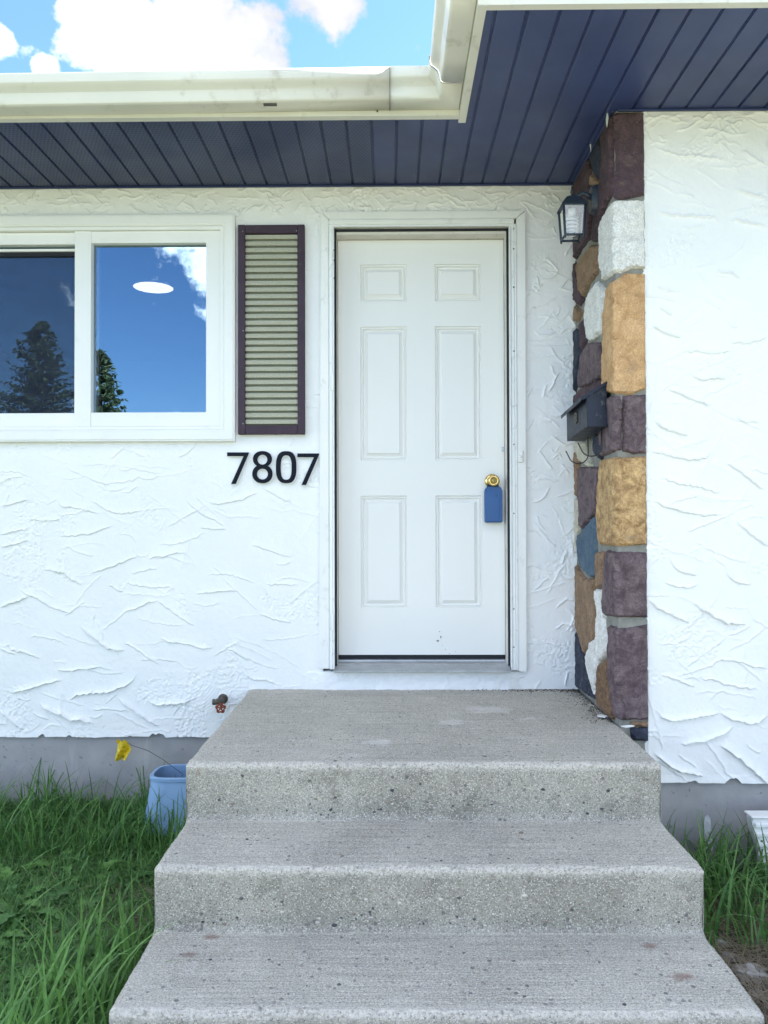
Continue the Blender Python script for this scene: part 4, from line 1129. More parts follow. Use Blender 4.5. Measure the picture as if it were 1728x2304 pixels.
# ------------------------------------------------------------------ house numbers
def nz_(*p): return [(490 + .16275 * a, 980 + .16275 * b) for a, b in p]
def ring2(cx, cz, rx, rz, n=40, sup=2.0):
    out = []
    for k in range(n):
        t = 2 * math.pi * k / n; c, s = math.cos(t), math.sin(t)
        out.append((cx + rx * math.copysign(abs(c) ** (2 / sup), c), cz + rz * math.copysign(abs(s) ** (2 / sup), s)))
    return out
def flat_shape(name, outers, holes, y0, y1, mat, parent, grow=0., dx=0., dz=0.):
    """outline(s) with holes, extruded: triangulated through a constrained Delaunay"""
    vs = []; es = []; loops = []
    for lp in outers + holes:
        b0 = len(vs); q = [Vector((p.x, p.z)) for p in (on(1, -.02, u, v) for u, v in lp)]
        vs += q; loops.append(list(range(b0, b0 + len(q)))); es += [(b0 + i, b0 + (i + 1) % len(q)) for i in range(len(q))]
    polys_o = [[vs[i] for i in l] for l in loops[:len(outers)]]; polys_h = [[vs[i] for i in l] for l in loops[len(outers):]]
    r = delaunay_2d_cdt(vs, es, [], 0, 1e-7); v2 = r[0]
    F = []
    for f in r[2]:
        c = sum((v2[i] for i in f), Vector((0, 0))) / len(f)
        if any(inside(c, p) for p in polys_o) and not any(inside(c, p) for p in polys_h): F.append(tuple(f))
    bm = bmesh.new(); bv = [bm.verts.new((p.x + dx, y0, p.y + dz)) for p in v2]
    for f in F: bm.faces.new([bv[i] for i in f])
    for v in [v for v in bm.verts if not v.link_faces]: bm.verts.remove(v)
    ret = bmesh.ops.extrude_face_region(bm, geom=list(bm.faces))
    for v in ret['geom']:
        if isinstance(v, bmesh.types.BMVert): v.co.y = y1
    bmesh.ops.recalc_face_normals(bm, faces=bm.faces)
    return from_bm(name, bm, mat, parent)
SEV = lambda o: nz_(*[(o[0] + a, o[1] + b) for a, b in ((0, 0), (300, 0), (300, 18), (120, 436), (57, 436), (228, 52), (0, 52))])
SEVB = lambda o: nz_(*[(o[0] + a, o[1] + b) for a, b in ((0, 4), (308, -2), (309, 24), (129, 447), (45, 447), (214, 61), (0, 61))])
def digit(label, outers, holes, bo, bh, screws):
    p = on(1, 0, *outers[0][0]); e = empty('house_number_digit', (p.x, -.006, p.z)); tag(e, label, 'house number', 'house number digits')
    flat_shape('backing', bo, bh, -.006, -.016, SILVER, e); flat_shape('face', outers, holes, -.0162, -.020, NAVY, e)
    for (a, b) in screws:
        q = on(1, -.02, *nz_((a, b))[0]); lathe('pin', [(.0025, 0), (.0025, -.001), (.001, -.0016)], (q.x, -.0201, q.z), BLACK, e, 'Y', 8)
digit('dark numeral seven, first of the house number, below the window corner', [SEV((128, 232))], [], [SEVB((128, 232))], [], ((240, 600),))
e8o = [nz_(*ring2(617, 325, 132, 112, 40, 2.1)), nz_(*ring2(617, 530, 141, 130, 40, 2.1))]; e8h = [nz_(*ring2(617, 333, 68, 68)), nz_(*ring2(617, 532, 76, 75))]
e8b = [nz_(*ring2(622, 328, 138, 115, 40, 2.1)), nz_(*ring2(622, 534, 149, 134, 40, 2.1))]; e8bh = [nz_(*ring2(614, 337, 61, 62)), nz_(*ring2(615, 537, 69, 68))]
digit('dark numeral eight, second of the house number, below the shutter', e8o, e8h, e8b, e8bh, ((612, 245), (622, 630)))
digit('dark numeral zero, third of the house number, below the shutter', [nz_(*ring2(945, 437, 142, 222, 56, 2.7))], [nz_(*ring2(945, 442, 75, 168, 48, 2.7))],
      [nz_(*ring2(949, 441, 149, 226, 56, 2.7))], [nz_(*ring2(942, 446, 67, 160, 48, 2.7))], ())
digit('dark numeral seven, last of the house number, next to the door frame', [SEV((1100, 247))], [], [SEVB((1100, 247))], [], ((1240, 270),))

# ------------------------------------------------------------------ doorbell, lockbox, tap
p = on(1, -.028, 1171, 1027); e = empty('doorbell', (p.x, -.027, p.z)); tag(e, 'small white doorbell button on the right door casing', 'doorbell')
box('plate', p.x - .013, p.x + .011, -.037, -.0265, p.z - .028, p.z + .028, PAINTW, e, .002)
lathe('button', [(.0065, -.0372), (.0065, -.040), (.004, -.042)], (p.x, 0, p.z), PAINTW, e, 'Y', 16)

def lockbox():
    yb, yf = DY - .006, DY - .046
    P = lambda u, v: on(1, DY - .035, u, v)
    a, b = P(1091, 1176), P(1130, 1098); x0, x1, z0, z1 = a.x, b.x, a.z, b.z
    e = empty('lockbox', ((x0 + x1) / 2, yb, z0)); tag(e, 'blue key lockbox hanging from the brass door knob', 'lockbox')
    bm = bmesh.new(); w = x1 - x0; h = z1 - z0
    poly = [(x0, z0), (x1, z0), (x1, z1 - .012), (x1 - .012, z1 + .008), (x0 + .012, z1 + .008), (x0, z1 - .010)]
    f = [bm.verts.new((x, yf, z)) for x, z in poly]; g = [bm.verts.new((x, yb, z)) for x, z in poly]; n = len(poly)
    bm.faces.new(f); bm.faces.new(g[::-1])
    for k in range(n): bm.faces.new((f[(k + 1) % n], f[k], g[k], g[(k + 1) % n]))
    bmesh.ops.recalc_face_normals(bm, faces=bm.faces); bmesh.ops.bevel(bm, geom=list(bm.edges), offset=.004, segments=3, affect='EDGES')
    o = from_bm('case', bm, LOCKB, e); smooth_by_angle(o, 30)
    o = box('cover', x0 + .007, x1 - .014, yf - .003, yf + .004, z0 + .006, z1 - .018, LOCKB, e, .002, 2)
    q = P(1116, 1115); 
    pts = [(q.x + .0045 * math.cos(t), yf - .0035, q.z + .006 * math.sin(t)) for t in np.linspace(0, 2 * math.pi, 17)]
    tube('emblem_ring', pts, .0009, LOCKD, e, 5)
    c = (kx, kz)
    pts = [(kx - .024, DY - .030, z1)] + [(kx - .022 * math.cos(t), DY - .030, kz + .000 + .022 * math.sin(t)) for t in np.linspace(-.4, math.pi + .4, 16)] + [(kx + .024, DY - .030, z1)]
    tube('shackle', pts, .0055, LOCKD, e, 10)
lockbox()

def tap():
    p = on(1, -.05, 498, 1583); e = empty('garden_tap', (p.x, 0, p.z)); tag(e, 'rusty outdoor tap with red wheel handle on the stucco beside the steps', 'tap')
    lathe('flange', [(.022, .004), (.024, -.004), (.018, -.008), (.013, -.010), (.013, -.03)], (p.x - .002, 0, p.z + .012), BRONZE, e, 'Y', 18)
    tube('body', [(p.x - .002, -.012, p.z + .012), (p.x - .002, -.045, p.z + .010), (p.x - .012, -.058, p.z + .012), (p.x - .030, -.066, p.z + .008)], [.014, .016, .015, .012], BRONZE, e, 12)
    lathe('spout', [(.014, -.036), (.0145, -.030), (.012, -.022), (.010, -.015)], (p.x - .002, -.062, p.z + .010), BRONZE, e, 'X', 14)
    w = empty('wheel', (p.x, -.05, p.z)); COL.objects.unlink(w); bpy.data.objects.remove(w)
    bm = bmesh.new(); cz = p.z - .014; cx = p.x + .004; n = 40; ring = []
    pts = []
    for k in range(n + 1):
        t = 2 * math.pi * k / n; r = .0195 + .0035 * math.cos(5 * t); pts.append((cx + r * math.cos(t + .3), -.083, cz + r * math.sin(t + .3)))
    add_tube(bm, pts, .0038, 7)
    for k in range(5):
        t = 2 * math.pi * k / 5 + .3; add_tube(bm, [(cx, -.083, cz), (cx + .02 * math.cos(t), -.083, cz + .02 * math.sin(t))], .0034, 6)
    bmesh.ops.recalc_face_normals(bm, faces=bm.faces); wh = from_bm('wheel_handle', bm, RUST, e, True)
    lathe('hub', [(.007, -.075), (.007, -.087), (.004, -.090)], (cx, 0, cz), RUST, e, 'Y', 12)
    tube('stem', [(p.x, -.045, p.z + .006), (cx, -.080, cz)], .006, BRONZE, e, 10)
tap()

# ------------------------------------------------------------------ wall lantern on the stone
def lantern():
    y0 = -(spt(1334, 440)[0]) - PD
    pz = on(0, XC - .03, 1334, 450)
    e = empty('wall_lantern', (XC - .02, pz.y, pz.z)); tag(e, 'dark metal wall lantern with spiral bulb mounted on the stone return', 'lantern')
    Y = pz.y; Z = pz.z
    bm = bmesh.new(); xb = XC - .022
    # backplate: tall rounded shield
    n = 20; prof = []
    for k in range(n):
        t = 2 * math.pi * k / n; c, s = math.cos(t), math.sin(t)
        prof.append((.042 * math.copysign(abs(c) ** .7, c), .060 * math.copysign(abs(s) ** .6, s)))
    A = [bm.verts.new((xb, Y + a, Z + b)) for a, b in prof]; B = [bm.verts.new((xb - .018, Y + a * .85, Z + b * .9)) for a, b in prof]; C2 = [bm.verts.new((xb + .025, Y + a, Z + b)) for a, b in prof]
    for k in range(n):
        j = (k + 1) % n; bm.faces.new((A[k], A[j], B[j], B[k])); bm.faces.new((C2[k], C2[j], A[j], A[k]))
    bm.faces.new(B); bmesh.ops.recalc_face_normals(bm, faces=bm.faces)
    o = from_bm('backplate', bm, LANTERN, e); smooth_by_angle(o, 40)
    # lantern axis
    ax = on(1, Y, 1287, 480).x; top = on(1, Y, 1287, 468).z; bot = on(1, Y, 1293, 535).z
    tube('arm', [(xb - .012, Y, Z + .01), (xb - .035, Y, Z + .022), (ax + .045, Y, Z + .030), (ax + .01, Y, top + .040)], [.012, .010, .010, .012], LANTERN, e, 10)
    h = top - bot; wt, wb = .046, .038
    def sq(w, z, dx=0): return [(ax + dx - w, Y - w, z), (ax + dx + w, Y - w, z), (ax + dx + w, Y + w, z), (ax + dx - w, Y + w, z)]
    V = sq(wt + .008, top - .004) + sq(wt + .006, top + .004) + sq(.030, top + .036) + sq(.016, top + .046) + sq(.006, top + .052)
    F = [(3, 2, 1, 0)] + [(4 * i + k, 4 * i + (k + 1) % 4, 4 * (i + 1) + (k + 1) % 4, 4 * (i + 1) + k) for i in range(4) for k in range(4)] + [(16, 17, 18, 19)]
    pydata('cap', V, F, LANTERN, e)
    lathe('finial', [(.005, top + .055), (.005, top + .062), (.0085, top + .068), (.004, top + .075), (.0025, top + .092), (.001, top + .097)], (ax, Y, 0), LANTERN, e, 'Z', 12)
    t = sq(wt, top); b = sq(wb, bot)
    for k in range(4): tube('corner_bar', [t[k], b[k], tuple(Vector(b[k]) - Vector((0, 0, .012)))], [.0055, .0055, .004], LANTERN, e, 6)
    for k in range(4): tube('bottom_bar', [b[k], b[(k + 1) % 4]], .005, LANTERN, e, 6)
    for k in range(4):
        j = (k + 1) % 4; pydata('glass_pane', [t[k], t[j], b[j], b[k]], [(0, 1, 2, 3)], LGLASS, e)
    cz = (top + bot) / 2
    lathe('lamp_holder', [(.016, top - .002), (.018, top - .02), (.016, top - .038)], (ax, Y, 0), BULB, e, 'Z', 16)
    pts = [((ax + .021 * math.cos(a)), Y + .021 * math.sin(a), top - .040 - .075 * a / (9 * math.pi)) for a in np.linspace(0, 9 * math.pi, 110)]
    tube('spiral_bulb', pts, .0062, BULB, e, 8)
lantern()

# ------------------------------------------------------------------ mailbox
def mailbox():
    n0 = on(1, -.585, 1319, 962)             # near front bottom corner
    X0 = n0.x; X1 = XC - .02; ya, yb = -.600, -.240; z0 = n0.z + .002; hb, hf = .178, .128
    e = empty('mailbox', (X1, ya, z0)); e.rotation_euler = (R(-3.4), 0, 0); tag(e, 'dark grey metal mailbox with scalloped lid and hooks on the stone return', 'mailbox')
    L = lambda x, y, z: (x, y, z)
    def mesh(name, V, F, mat=MAILM, bev=.0015):
        bm = bmesh.new(); vs = [bm.verts.new(v) for v in V]
        for f in F: bm.faces.new([vs[i] for i in f])
        bmesh.ops.recalc_face_normals(bm, faces=bm.faces)
        if bev: bmesh.ops.bevel(bm, geom=list(bm.edges), offset=bev, segments=2, affect='EDGES')
        me = bpy.data.meshes.new(name); bm.to_mesh(me); bm.free(); me.materials.append(mat)
        o = bpy.data.objects.new(name, me); COL.objects.link(o); o.parent = e
        o.matrix_parent_inverse = Matrix.Translation(e.location).inverted(); return o
    V = [(x, y, z) for y in (ya, yb) for (x, z) in ((X0, z0), (X1, z0), (X1, z0 + hb), (X0, z0 + hf))]
    mesh('box', V, [(0, 1, 2, 3), (7, 6, 5, 4), (0, 3, 7, 4), (1, 5, 6, 2), (0, 4, 5, 1), (3, 2, 6, 7)])
    # lid: slopes to the front, hangs over with a scalloped edge
    Vt = []; N = 18
    sl = (hb - hf) / (X1 - X0); xf = X0 - .022; zf = z0 + hb + .004 - sl * (X1 - xf); zbk = z0 + hb + .006
    y0, y1 = ya - .006, yb + .006
    V = [(X1 + .002, y0, zbk), (X1 + .002, y1, zbk), (xf, y1, zf), (xf, y0, zf)]; F = [(0, 1, 2, 3)]
    # front apron with teeth
    for i in range(N * 4 + 1):
        y = y0 + (y1 - y0) * i / (N * 4); d = .012 + .006 * abs(math.sin(math.pi * i / 4))
        V += [(xf, y, zf), (xf - .001, y, zf - d)]
    b = 4
    for i in range(N * 4): F.append((b + 2 * i, b + 2 * i + 1, b + 2 * i + 3, b + 2 * i + 2))
    # near-side apron with scallops
    b = len(V); M_ = 20
    for i in range(M_ + 1):
        t = i / M_; x = xf + (X1 - xf) * t; z = zf + (zbk - zf) * t; d = .010 + .006 * abs(math.sin(math.pi * t * 4))
        V += [(x, y0, z), (x, y0 - .001, z - d)]
    for i in range(M_): F.append((b + 2 * i, b + 2 * i + 1, b + 2 * i + 3, b + 2 * i + 2))
    o = mesh('lid', V, F, MAILM, 0); md = o.modifiers.new('solid', 'SOLIDIFY'); md.thickness = .0012
    # cast rosette
    bm = bmesh.new(); cy, cz = (ya + yb) / 2 - .005, z0 + hf * .55
    for k in range(8):
        t = 2 * math.pi * k / 8
        bmesh.ops.create_icosphere(bm, subdivisions=2, radius=.0085, matrix=Matrix.Translation((X0 - .003, cy + .019 * math.cos(t), cz + .019 * math.sin(t))) @ Matrix.Diagonal((.5, 1, 1, 1)))
    bmesh.ops.create_icosphere(bm, subdivisions=2, radius=.012, matrix=Matrix.Translation((X0 - .004, cy, cz)) @ Matrix.Diagonal((.6, 1, 1, 1)))
    me = bpy.data.meshes.new('rosette'); bm.to_mesh(me); bm.free(); me.materials.append(BRONZE); me.polygons.foreach_set('use_smooth', [True] * len(me.polygons))
    o = bpy.data.objects.new('rosette', me); COL.objects.link(o); o.parent = e; o.matrix_parent_inverse = Matrix.Translation(e.location).inverted()
    # newspaper hooks
    for y in (ya + .05, yb - .09):
        r = .042; cx = X1 - .055; zc = z0 - .075
        pts = [(X1 - .012, y, z0 + .004), (X1 - .012, y, zc)] + [(cx + r * math.cos(t), y, zc + r * math.sin(-t) * .9) for t in np.linspace(.05, math.pi * .92, 12)] + [(cx - r - .012, y, zc + .018)]
        bm = bmesh.new(); add_tube(bm, pts, .0026, 7); bmesh.ops.recalc_face_normals(bm, faces=bm.faces)
        me = bpy.data.meshes.new('hook'); bm.to_mesh(me); bm.free(); me.materials.append(WIRE); me.polygons.foreach_set('use_smooth', [True] * len(me.polygons))
        o = bpy.data.objects.new('hook', me); COL.objects.link(o); o.parent = e; o.matrix_parent_inverse = Matrix.Translation(e.location).inverted()
mailbox()

# ------------------------------------------------------------------ bin, flag
def bin_():
    y = -.32
    tl = on(1, y, 343, 1735); bl = on(1, y, 322, 1890); tz = tl.z; cx = tl.x + .131; bx = bl.x + .160
    e = empty('waste_bin', (bx, y, ZG)); tag(e, 'open light blue plastic bin standing in grass against the steps', 'bin')
    def rr(cx, cy, w, d, z, n=48, sup=3.6):
        out = []
        for k in range(n):
            t = 2 * math.pi * k / n; c, s = math.cos(t), math.sin(t)
            out.append(Vector((cx + w * math.copysign(abs(c) ** (2 / sup), c), cy + d * math.copysign(abs(s) ** (2 / sup), s), z + .03 * (cx - tl.x) * 0)))
        return out
    def shell(name, secs):
        V = []; n = 48
        for s in secs: V += rr(*s)
        F = [(i * n + k, i * n + (k + 1) % n, (i + 1) * n + (k + 1) % n, (i + 1) * n + k) for i in range(len(secs) - 1) for k in range(n)]
        F.append(tuple(range((len(secs) - 1) * n, len(secs) * n)))
        o = pydata(name, V, F, BINM, e, True); o.data.set_sharp_from_angle(angle=R(35)); return o
    zb2 = ZG + .005
    shell('body', [(bx, y, .155, .118, zb2), (cx, y, .122, .093, tz - .004), (cx, y, .115, .086, tz - .004), (bx * .1 + cx * .9, y, .117, .087, tz - .05), (bx, y, .145, .108, zb2 + .01)])
    r = shell('rim', [(cx, y, .121, .092, tz - .018), (cx, y, .130, .100, tz - .016), (cx, y, .131, .101, tz - .003), (cx, y, .126, .097, tz + .001), (cx, y, .115, .087, tz), (cx, y, .115, .087, tz - .012)])
    f = r.data; bm = bmesh.new(); bm.from_mesh(f); bm.faces.ensure_lookup_table()
    bmesh.ops.delete(bm, geom=[max(bm.faces, key=lambda q: len(q.verts))], context='FACES_ONLY'); bm.to_mesh(f); bm.free()
    # marker flag whose wire stands in the bin
    P0 = Vector((cx - .045, y + .02, ZG + .05)); a = on(1, -.12, 296, 1677)
    e2 = empty('marker_flag', (P0.x, P0.y, ZG + .02)); tag(e2, 'crumpled yellow marker flag on a thin wire leaning out of the blue bin', 'flag')
    rimp = Vector((cx - .055, y + .05, tz)); 
    tube('wire', [(cx + .05, y, ZG + .03), (cx - .01, y + .03, tz - .02), tuple(rimp.lerp(a, .25) + Vector((0, 0, .012))), tuple(rimp.lerp(a, .6) + Vector((0, 0, .016))), tuple(a), tuple(a + Vector((-.03, .02, .012)))], .0013, WIRE, e2, 6)
    nx, nz = 14, 18
    c0 = on(1, -.12, 262, 1666); c1 = on(1, -.12, 297, 1684); c2 = on(1, -.12, 287, 1706); c3 = on(1, -.12, 262, 1712); ct = on(1, -.12, 281, 1664)
    V = []
    for j in range(nz):
        t = j / (nz - 1)
        l = c0.lerp(c3, t); rt = ct.lerp(c1, t / .45) if t < .45 else c1.lerp(c2, (t - .45) / .55)
        for i in range(nx):
            s = i / (nx - 1); q = l.lerp(rt, s)
            q = q + Vector((0, .016 * math.sin(s * 7 + t * 5) + .012 * mnoise.noise(Vector((s * 5, t * 6, 2))) - .01 * s, .002 * math.sin(s * 19)))
            V.append(q)
    F = [(j * nx + i, j * nx + i + 1, (j + 1) * nx + i + 1, (j + 1) * nx + i) for j in range(nz - 1) for i in range(nx - 1)]
    o = pydata('flag_film', V, F, YELLOW, e2); md = o.modifiers.new('solid', 'SOLIDIFY'); md.thickness = .0006
bin_()

# ------------------------------------------------------------------ downspout end on the right
def downspout():
    y = -PD - .16
    a = on(1, y, 1692, 1840); x0 = a.x; z1 = a.z
    e = empty('downspout', (x0, y, ZG)); tag(e, 'white ribbed downspout end by the right foundation at the frame edge', 'downspout')
    bm = bmesh.new()
    # ribbed rectangular trough standing against the wall, seen end-on
    prof = [(0, z1 - .012), (.008, z1), (.30, z1 + .002), (.30, z1 - .010), (.012, z1 - .014), (.006, z1 - .045), (.014, z1 - .050), (.010, z1 - .085), (.022, z1 - .090), (.022, z1 - .115), (.030, z1 - .120), (.030, z1 - .150), (.036, z1 - .155), (.036, ZG - .02)]
    V = []; F = []; ext = [y, y + .05]
    n = len(prof)
    front = [(0, z1 - .006), (.010, z1), (.32, z1), (.32, ZG - .02), (.045, ZG - .02), (.038, z1 - .155), (.030, z1 - .12), (.020, z1 - .09), (.006, z1 - .05)]
    bmv = [[bm.verts.new((x0 + a_, yy, b_)) for a_, b_ in front] for yy in ext]
    bm.faces.new(bmv[0]); bm.faces.new(bmv[1][::-1]); m = len(front)
    for k in range(m): bm.faces.new((bmv[0][(k + 1) % m], bmv[0][k], bmv[1][k], bmv[1][(k + 1) % m]))
    bmesh.ops.recalc_face_normals(bm, faces=bm.faces); bmesh.ops.bevel(bm, geom=list(bm.edges), offset=.003, segments=2, affect='EDGES')
    from_bm('shell', bm, WHITEPLASTIC, e)
    box('top_lip', x0 - .006, x0 + .325, y - .012, y + .054, z1 + .0005, z1 + .008, WHITEPLASTIC, e, .003)
    for k, dz in enumerate((.018, .052, .090, .122, .158, .195)):
        box('rib', x0 + .008 + .004 * k, x0 + .318, y - .010, y - .0005, z1 - dz - .016, z1 - dz, WHITEPLASTIC, e, .003)
    p = on(1, y - .011, 1717, 1895); lathe('screw', [(.004, 0), (.004, -.002), (.002, -.003)], (p.x, y - .0005, p.z), BRONZE, e, 'Y', 8)
downspout()

# ------------------------------------------------------------------ vegetation
def blades(name, roots, H, Wd, lean, az, droop, tint, mat, segs=5, twist=0.):
    n = len(roots); V = np.zeros((n, segs + 1, 2, 3)); t = np.linspace(0, 1, segs + 1)
    dirx, diry = np.cos(az), np.sin(az); px_, py_ = -np.sin(az + twist), np.cos(az + twist)
    for k, s in enumerate(t):
        hor = lean * s * H + droop * H * s ** 2.4; ver = H * s * (1 - .25 * lean * s) - droop * H * .62 * s ** 3.2
        w = Wd * (1 - s) ** .65 * (.55 + .9 * min(s * 3, 1) * .5)
        c = roots + np.stack([dirx * hor, diry * hor, ver], 1)
        d = np.stack([px_, py_, np.zeros(n)], 1) * w[:, None] * .5
        V[:, k, 0] = c - d; V[:, k, 1] = c + d
    base = (np.arange(n) * (segs + 1) * 2)[:, None]
    q = np.array([[2 * k, 2 * k + 1, 2 * k + 3, 2 * k + 2] for k in range(segs)])
    F = (base[:, :, None] + q[None]).reshape(-1, 4)
    me = bpy.data.meshes.new(name); VV = V.reshape(-1, 3)
    me.vertices.add(len(VV)); me.vertices.foreach_set('co', VV.astype(np.float32).ravel())
    me.loops.add(F.size); me.loops.foreach_set('vertex_index', F.astype(np.int32).ravel())
    me.polygons.add(len(F)); me.polygons.foreach_set('loop_start', np.arange(0, F.size, 4, dtype=np.int32)); me.polygons.foreach_set('loop_total', np.full(len(F), 4, np.int32))
    me.update(calc_edges=True)
    at = me.attributes.new('tint', 'FLOAT', 'POINT'); at.data.foreach_set('value', np.repeat(tint, (segs + 1) * 2).astype(np.float32))
    return from_me(name, me, mat, None, True)
def scatter(n, x0, x1, y0, y1, fn=None):
    p = np.stack([rng.uniform(x0, x1, n), rng.uniform(y0, y1, n), np.full(n, ZG - .01)], 1)
    if fn is not None: p = p[fn(p)]
    return p
def clumpmask(p, s, th, seed):
    return np.array([mnoise.noise(Vector((a * s, b * s, seed))) > th for a, b, _ in p])
def U(n, a, b): return rng.uniform(a, b, n)
bare = lambda p: ~((np.hypot((p[:, 0] + 1.05) / .13, (p[:, 1] + 1.0) / .24) < 1) & (rng.random(len(p)) < .6))
# short sward, left
p = np.concatenate([scatter(30000, -3.4, XL - .01, -3.0, -.02, bare), scatter(34000, -2.15, XL - .01, -1.95, -.02, bare)]); n = len(p)
tag(blades('grass', p, U(n, .03, .12), U(n, .005, .011), U(n, .1, .9), U(n, 0, 6.283), U(n, 0, .7), U(n, 0, .8), GRASS, 4), 'short green lawn grass to the left of the concrete steps', 'grass', kind='stuff')
# tall blades by the wall and by the foot of the steps
p = scatter(2600, -3.4, XL - .02, -.62, -.03); p = p[clumpmask(p, 5, -.12, 1.3)]; n = len(p)
tag(blades('tall_grass', p, U(n, .12, .34), U(n, .006, .013), U(n, .05, .5), U(n, 0, 6.283), U(n, 0, .55), U(n, .0, .9), GRASS, 7, .5), 'tall loose grass along the left foundation', 'grass', kind='stuff')
p = np.concatenate([scatter(150, -1.14, XL - .05, -1.95, -1.35), scatter(60, XL - .12, XL - .012, -1.2, -.5)]); n = len(p)
tag(blades('tall_grass', p, U(n, .16, .36), U(n, .009, .017), U(n, .05, .45), U(n, 0, 6.283), U(n, 0, .45), U(n, .45, 1.), GRASS, 8, .5), 'bright broad grass blades leaning against the left of the lowest step', 'grass', kind='stuff')
p = scatter(900, -3.5, XL - .02, -2.2, -.3); p = p[clumpmask(p, 4, .05, 7.7)]; n = len(p)
tag(blades('tall_grass', p, U(n, .10, .24), U(n, .005, .010), U(n, .2, .8), U(n, 0, 6.283), U(n, .1, .7), U(n, .3, 1.), GRASS, 6, .5), 'scattered longer grass blades across the left lawn', 'grass', kind='stuff')
# right tuft
p = scatter(1500, XR + .02, 2.4, -1.27, -PD - .02); p = p[clumpmask(p, 4, -.35, 3.1)]; n = len(p)
tag(blades('tall_grass', p, U(n, .14, .36), U(n, .006, .014), U(n, .05, .45), U(n, 0, 6.283), U(n, .05, .75), U(n, .1, .9), GRASS, 8, .5), 'dense arching grass tuft to the right of the steps', 'grass', kind='stuff')
q = on(2, ZG + .08, 1598, 2000); p = np.array([[q.x, q.y, ZG], [q.x - .012, q.y + .02, ZG], [q.x + .12, q.y - .03, ZG], [q.x - .09, q.y + .2, ZG], [q.x + .03, q.y - .06, ZG], [q.x + .07, q.y + .05, ZG], [q.x + .01, q.y - .1, ZG]])
tag(blades('tall_grass', p, np.array([.33, .20, .34, .26, .24, .26, .22]), np.array([.020, .012, .018, .016, .015, .015, .014]), np.array([.30, .05, .05, .25, .55, .4, .8]), np.array([.35, 2.5, 2.9, .5, 3.3, 6.0, 5.2]), np.array([.0, .0, .05, .0, .6, .5, .5]), U(7, .5, .9), GRASS, 9, .0),
    'few broad long grass blades standing up from the tuft right of the steps', 'grass', kind='stuff')
# straw
pl = np.concatenate([scatter(420, -1.25, XL, -1.35, -.6), scatter(350, -3, -1.3, -1.6, -.1), scatter(1800, XR - .0, 1.5, -1.95, -.95)]); n = len(pl); pl[:, 2] = ZG + U(n, .0, .02)
tag(blades('straw', pl, U(n, .05, .15), U(n, .0018, .0034), U(n, 3.0, 6.), U(n, 0, 6.283), U(n, 0, .2), U(n, 0, 1), STRAW, 3), 'dry straw litter on the soil beside the steps', 'straw', kind='stuff')

def rosette(V, F, tint, x, y, s, seed):
    r = random.Random(seed)
    for k in range(r.randint(8, 13)):
        az = r.uniform(0, 6.28); L = s * r.uniform(.7, 1.15); w = L * .17; up = r.uniform(.25, .9); b = len(V); N = 12
        for i in range(N + 1):
            t = i / N; hor = L * (t * .9); z = L * (up * t - .75 * up * t * t) + .01
            ww = w * (math.sin(math.pi * min(1, t ** .8 * .97 + .03)) ** .8) * (1.0 if i % 2 else .45) + .0015
            c, s_ = math.cos(az), math.sin(az)
            for sg in (-1, 0, 1):
                V.append((x + c * hor - s_ * ww * sg, y + s_ * hor + c * ww * sg, ZG + z + (.10 * ww if sg else 0)))
        tint += [r.uniform(.1, 1)] * (3 * (N + 1))
        for i in range(N):
            for j in (0, 1): F.append((b + 3 * i + j, b + 3 * i + j + 1, b + 3 * i + j + 4, b + 3 * i + j + 3))
def weed_obj(name, spots, seed):
    V, F, tint = [], [], []
    for k, (x, y, s) in enumerate(spots): rosette(V, F, tint, x, y, s, seed + k)
    o = pydata(name, V, F, WEED, None, True)
    at = o.data.attributes.new('tint', 'FLOAT', 'POINT'); at.data.foreach_set('value', np.array(tint, np.float32)); return o
tag(weed_obj('dandelion', [(-1.40, -1.05, .22)], 3), 'largest dandelion rosette with toothed leaves in the middle of the left lawn', 'weed', 'dandelions in the left lawn')
tag(weed_obj('dandelion', [(-1.62, -1.42, .19)], 21), 'dandelion rosette low at the left frame edge below the largest one', 'weed', 'dandelions in the left lawn')
tag(weed_obj('dandelion', [(-1.24, -1.52, .17)], 24), 'dandelion rosette between the largest one and the lowest step', 'weed', 'dandelions in the left lawn')
rr_ = random.Random(9)
spots = [(-1.75, -1.10, .17), (-1.42, -1.50, .17), (-1.55, -.85, .14), (-1.15, -.80, .13), (-1.33, -1.72, .17), (-1.02, -.62, .12), (-1.68, -1.75, .18), (-1.50, -1.62, .18), (-1.22, -1.30, .13), (-1.05, -1.45, .13)]
for k in range(85): spots.append((rr_.uniform(-2.3, -1.08), rr_.uniform(-2.0, -.30), rr_.uniform(.09, .17)))
tag(weed_obj('leafy_weeds', spots, 60), 'low toothed weed leaves mixed into the left lawn', 'weeds', kind='stuff')

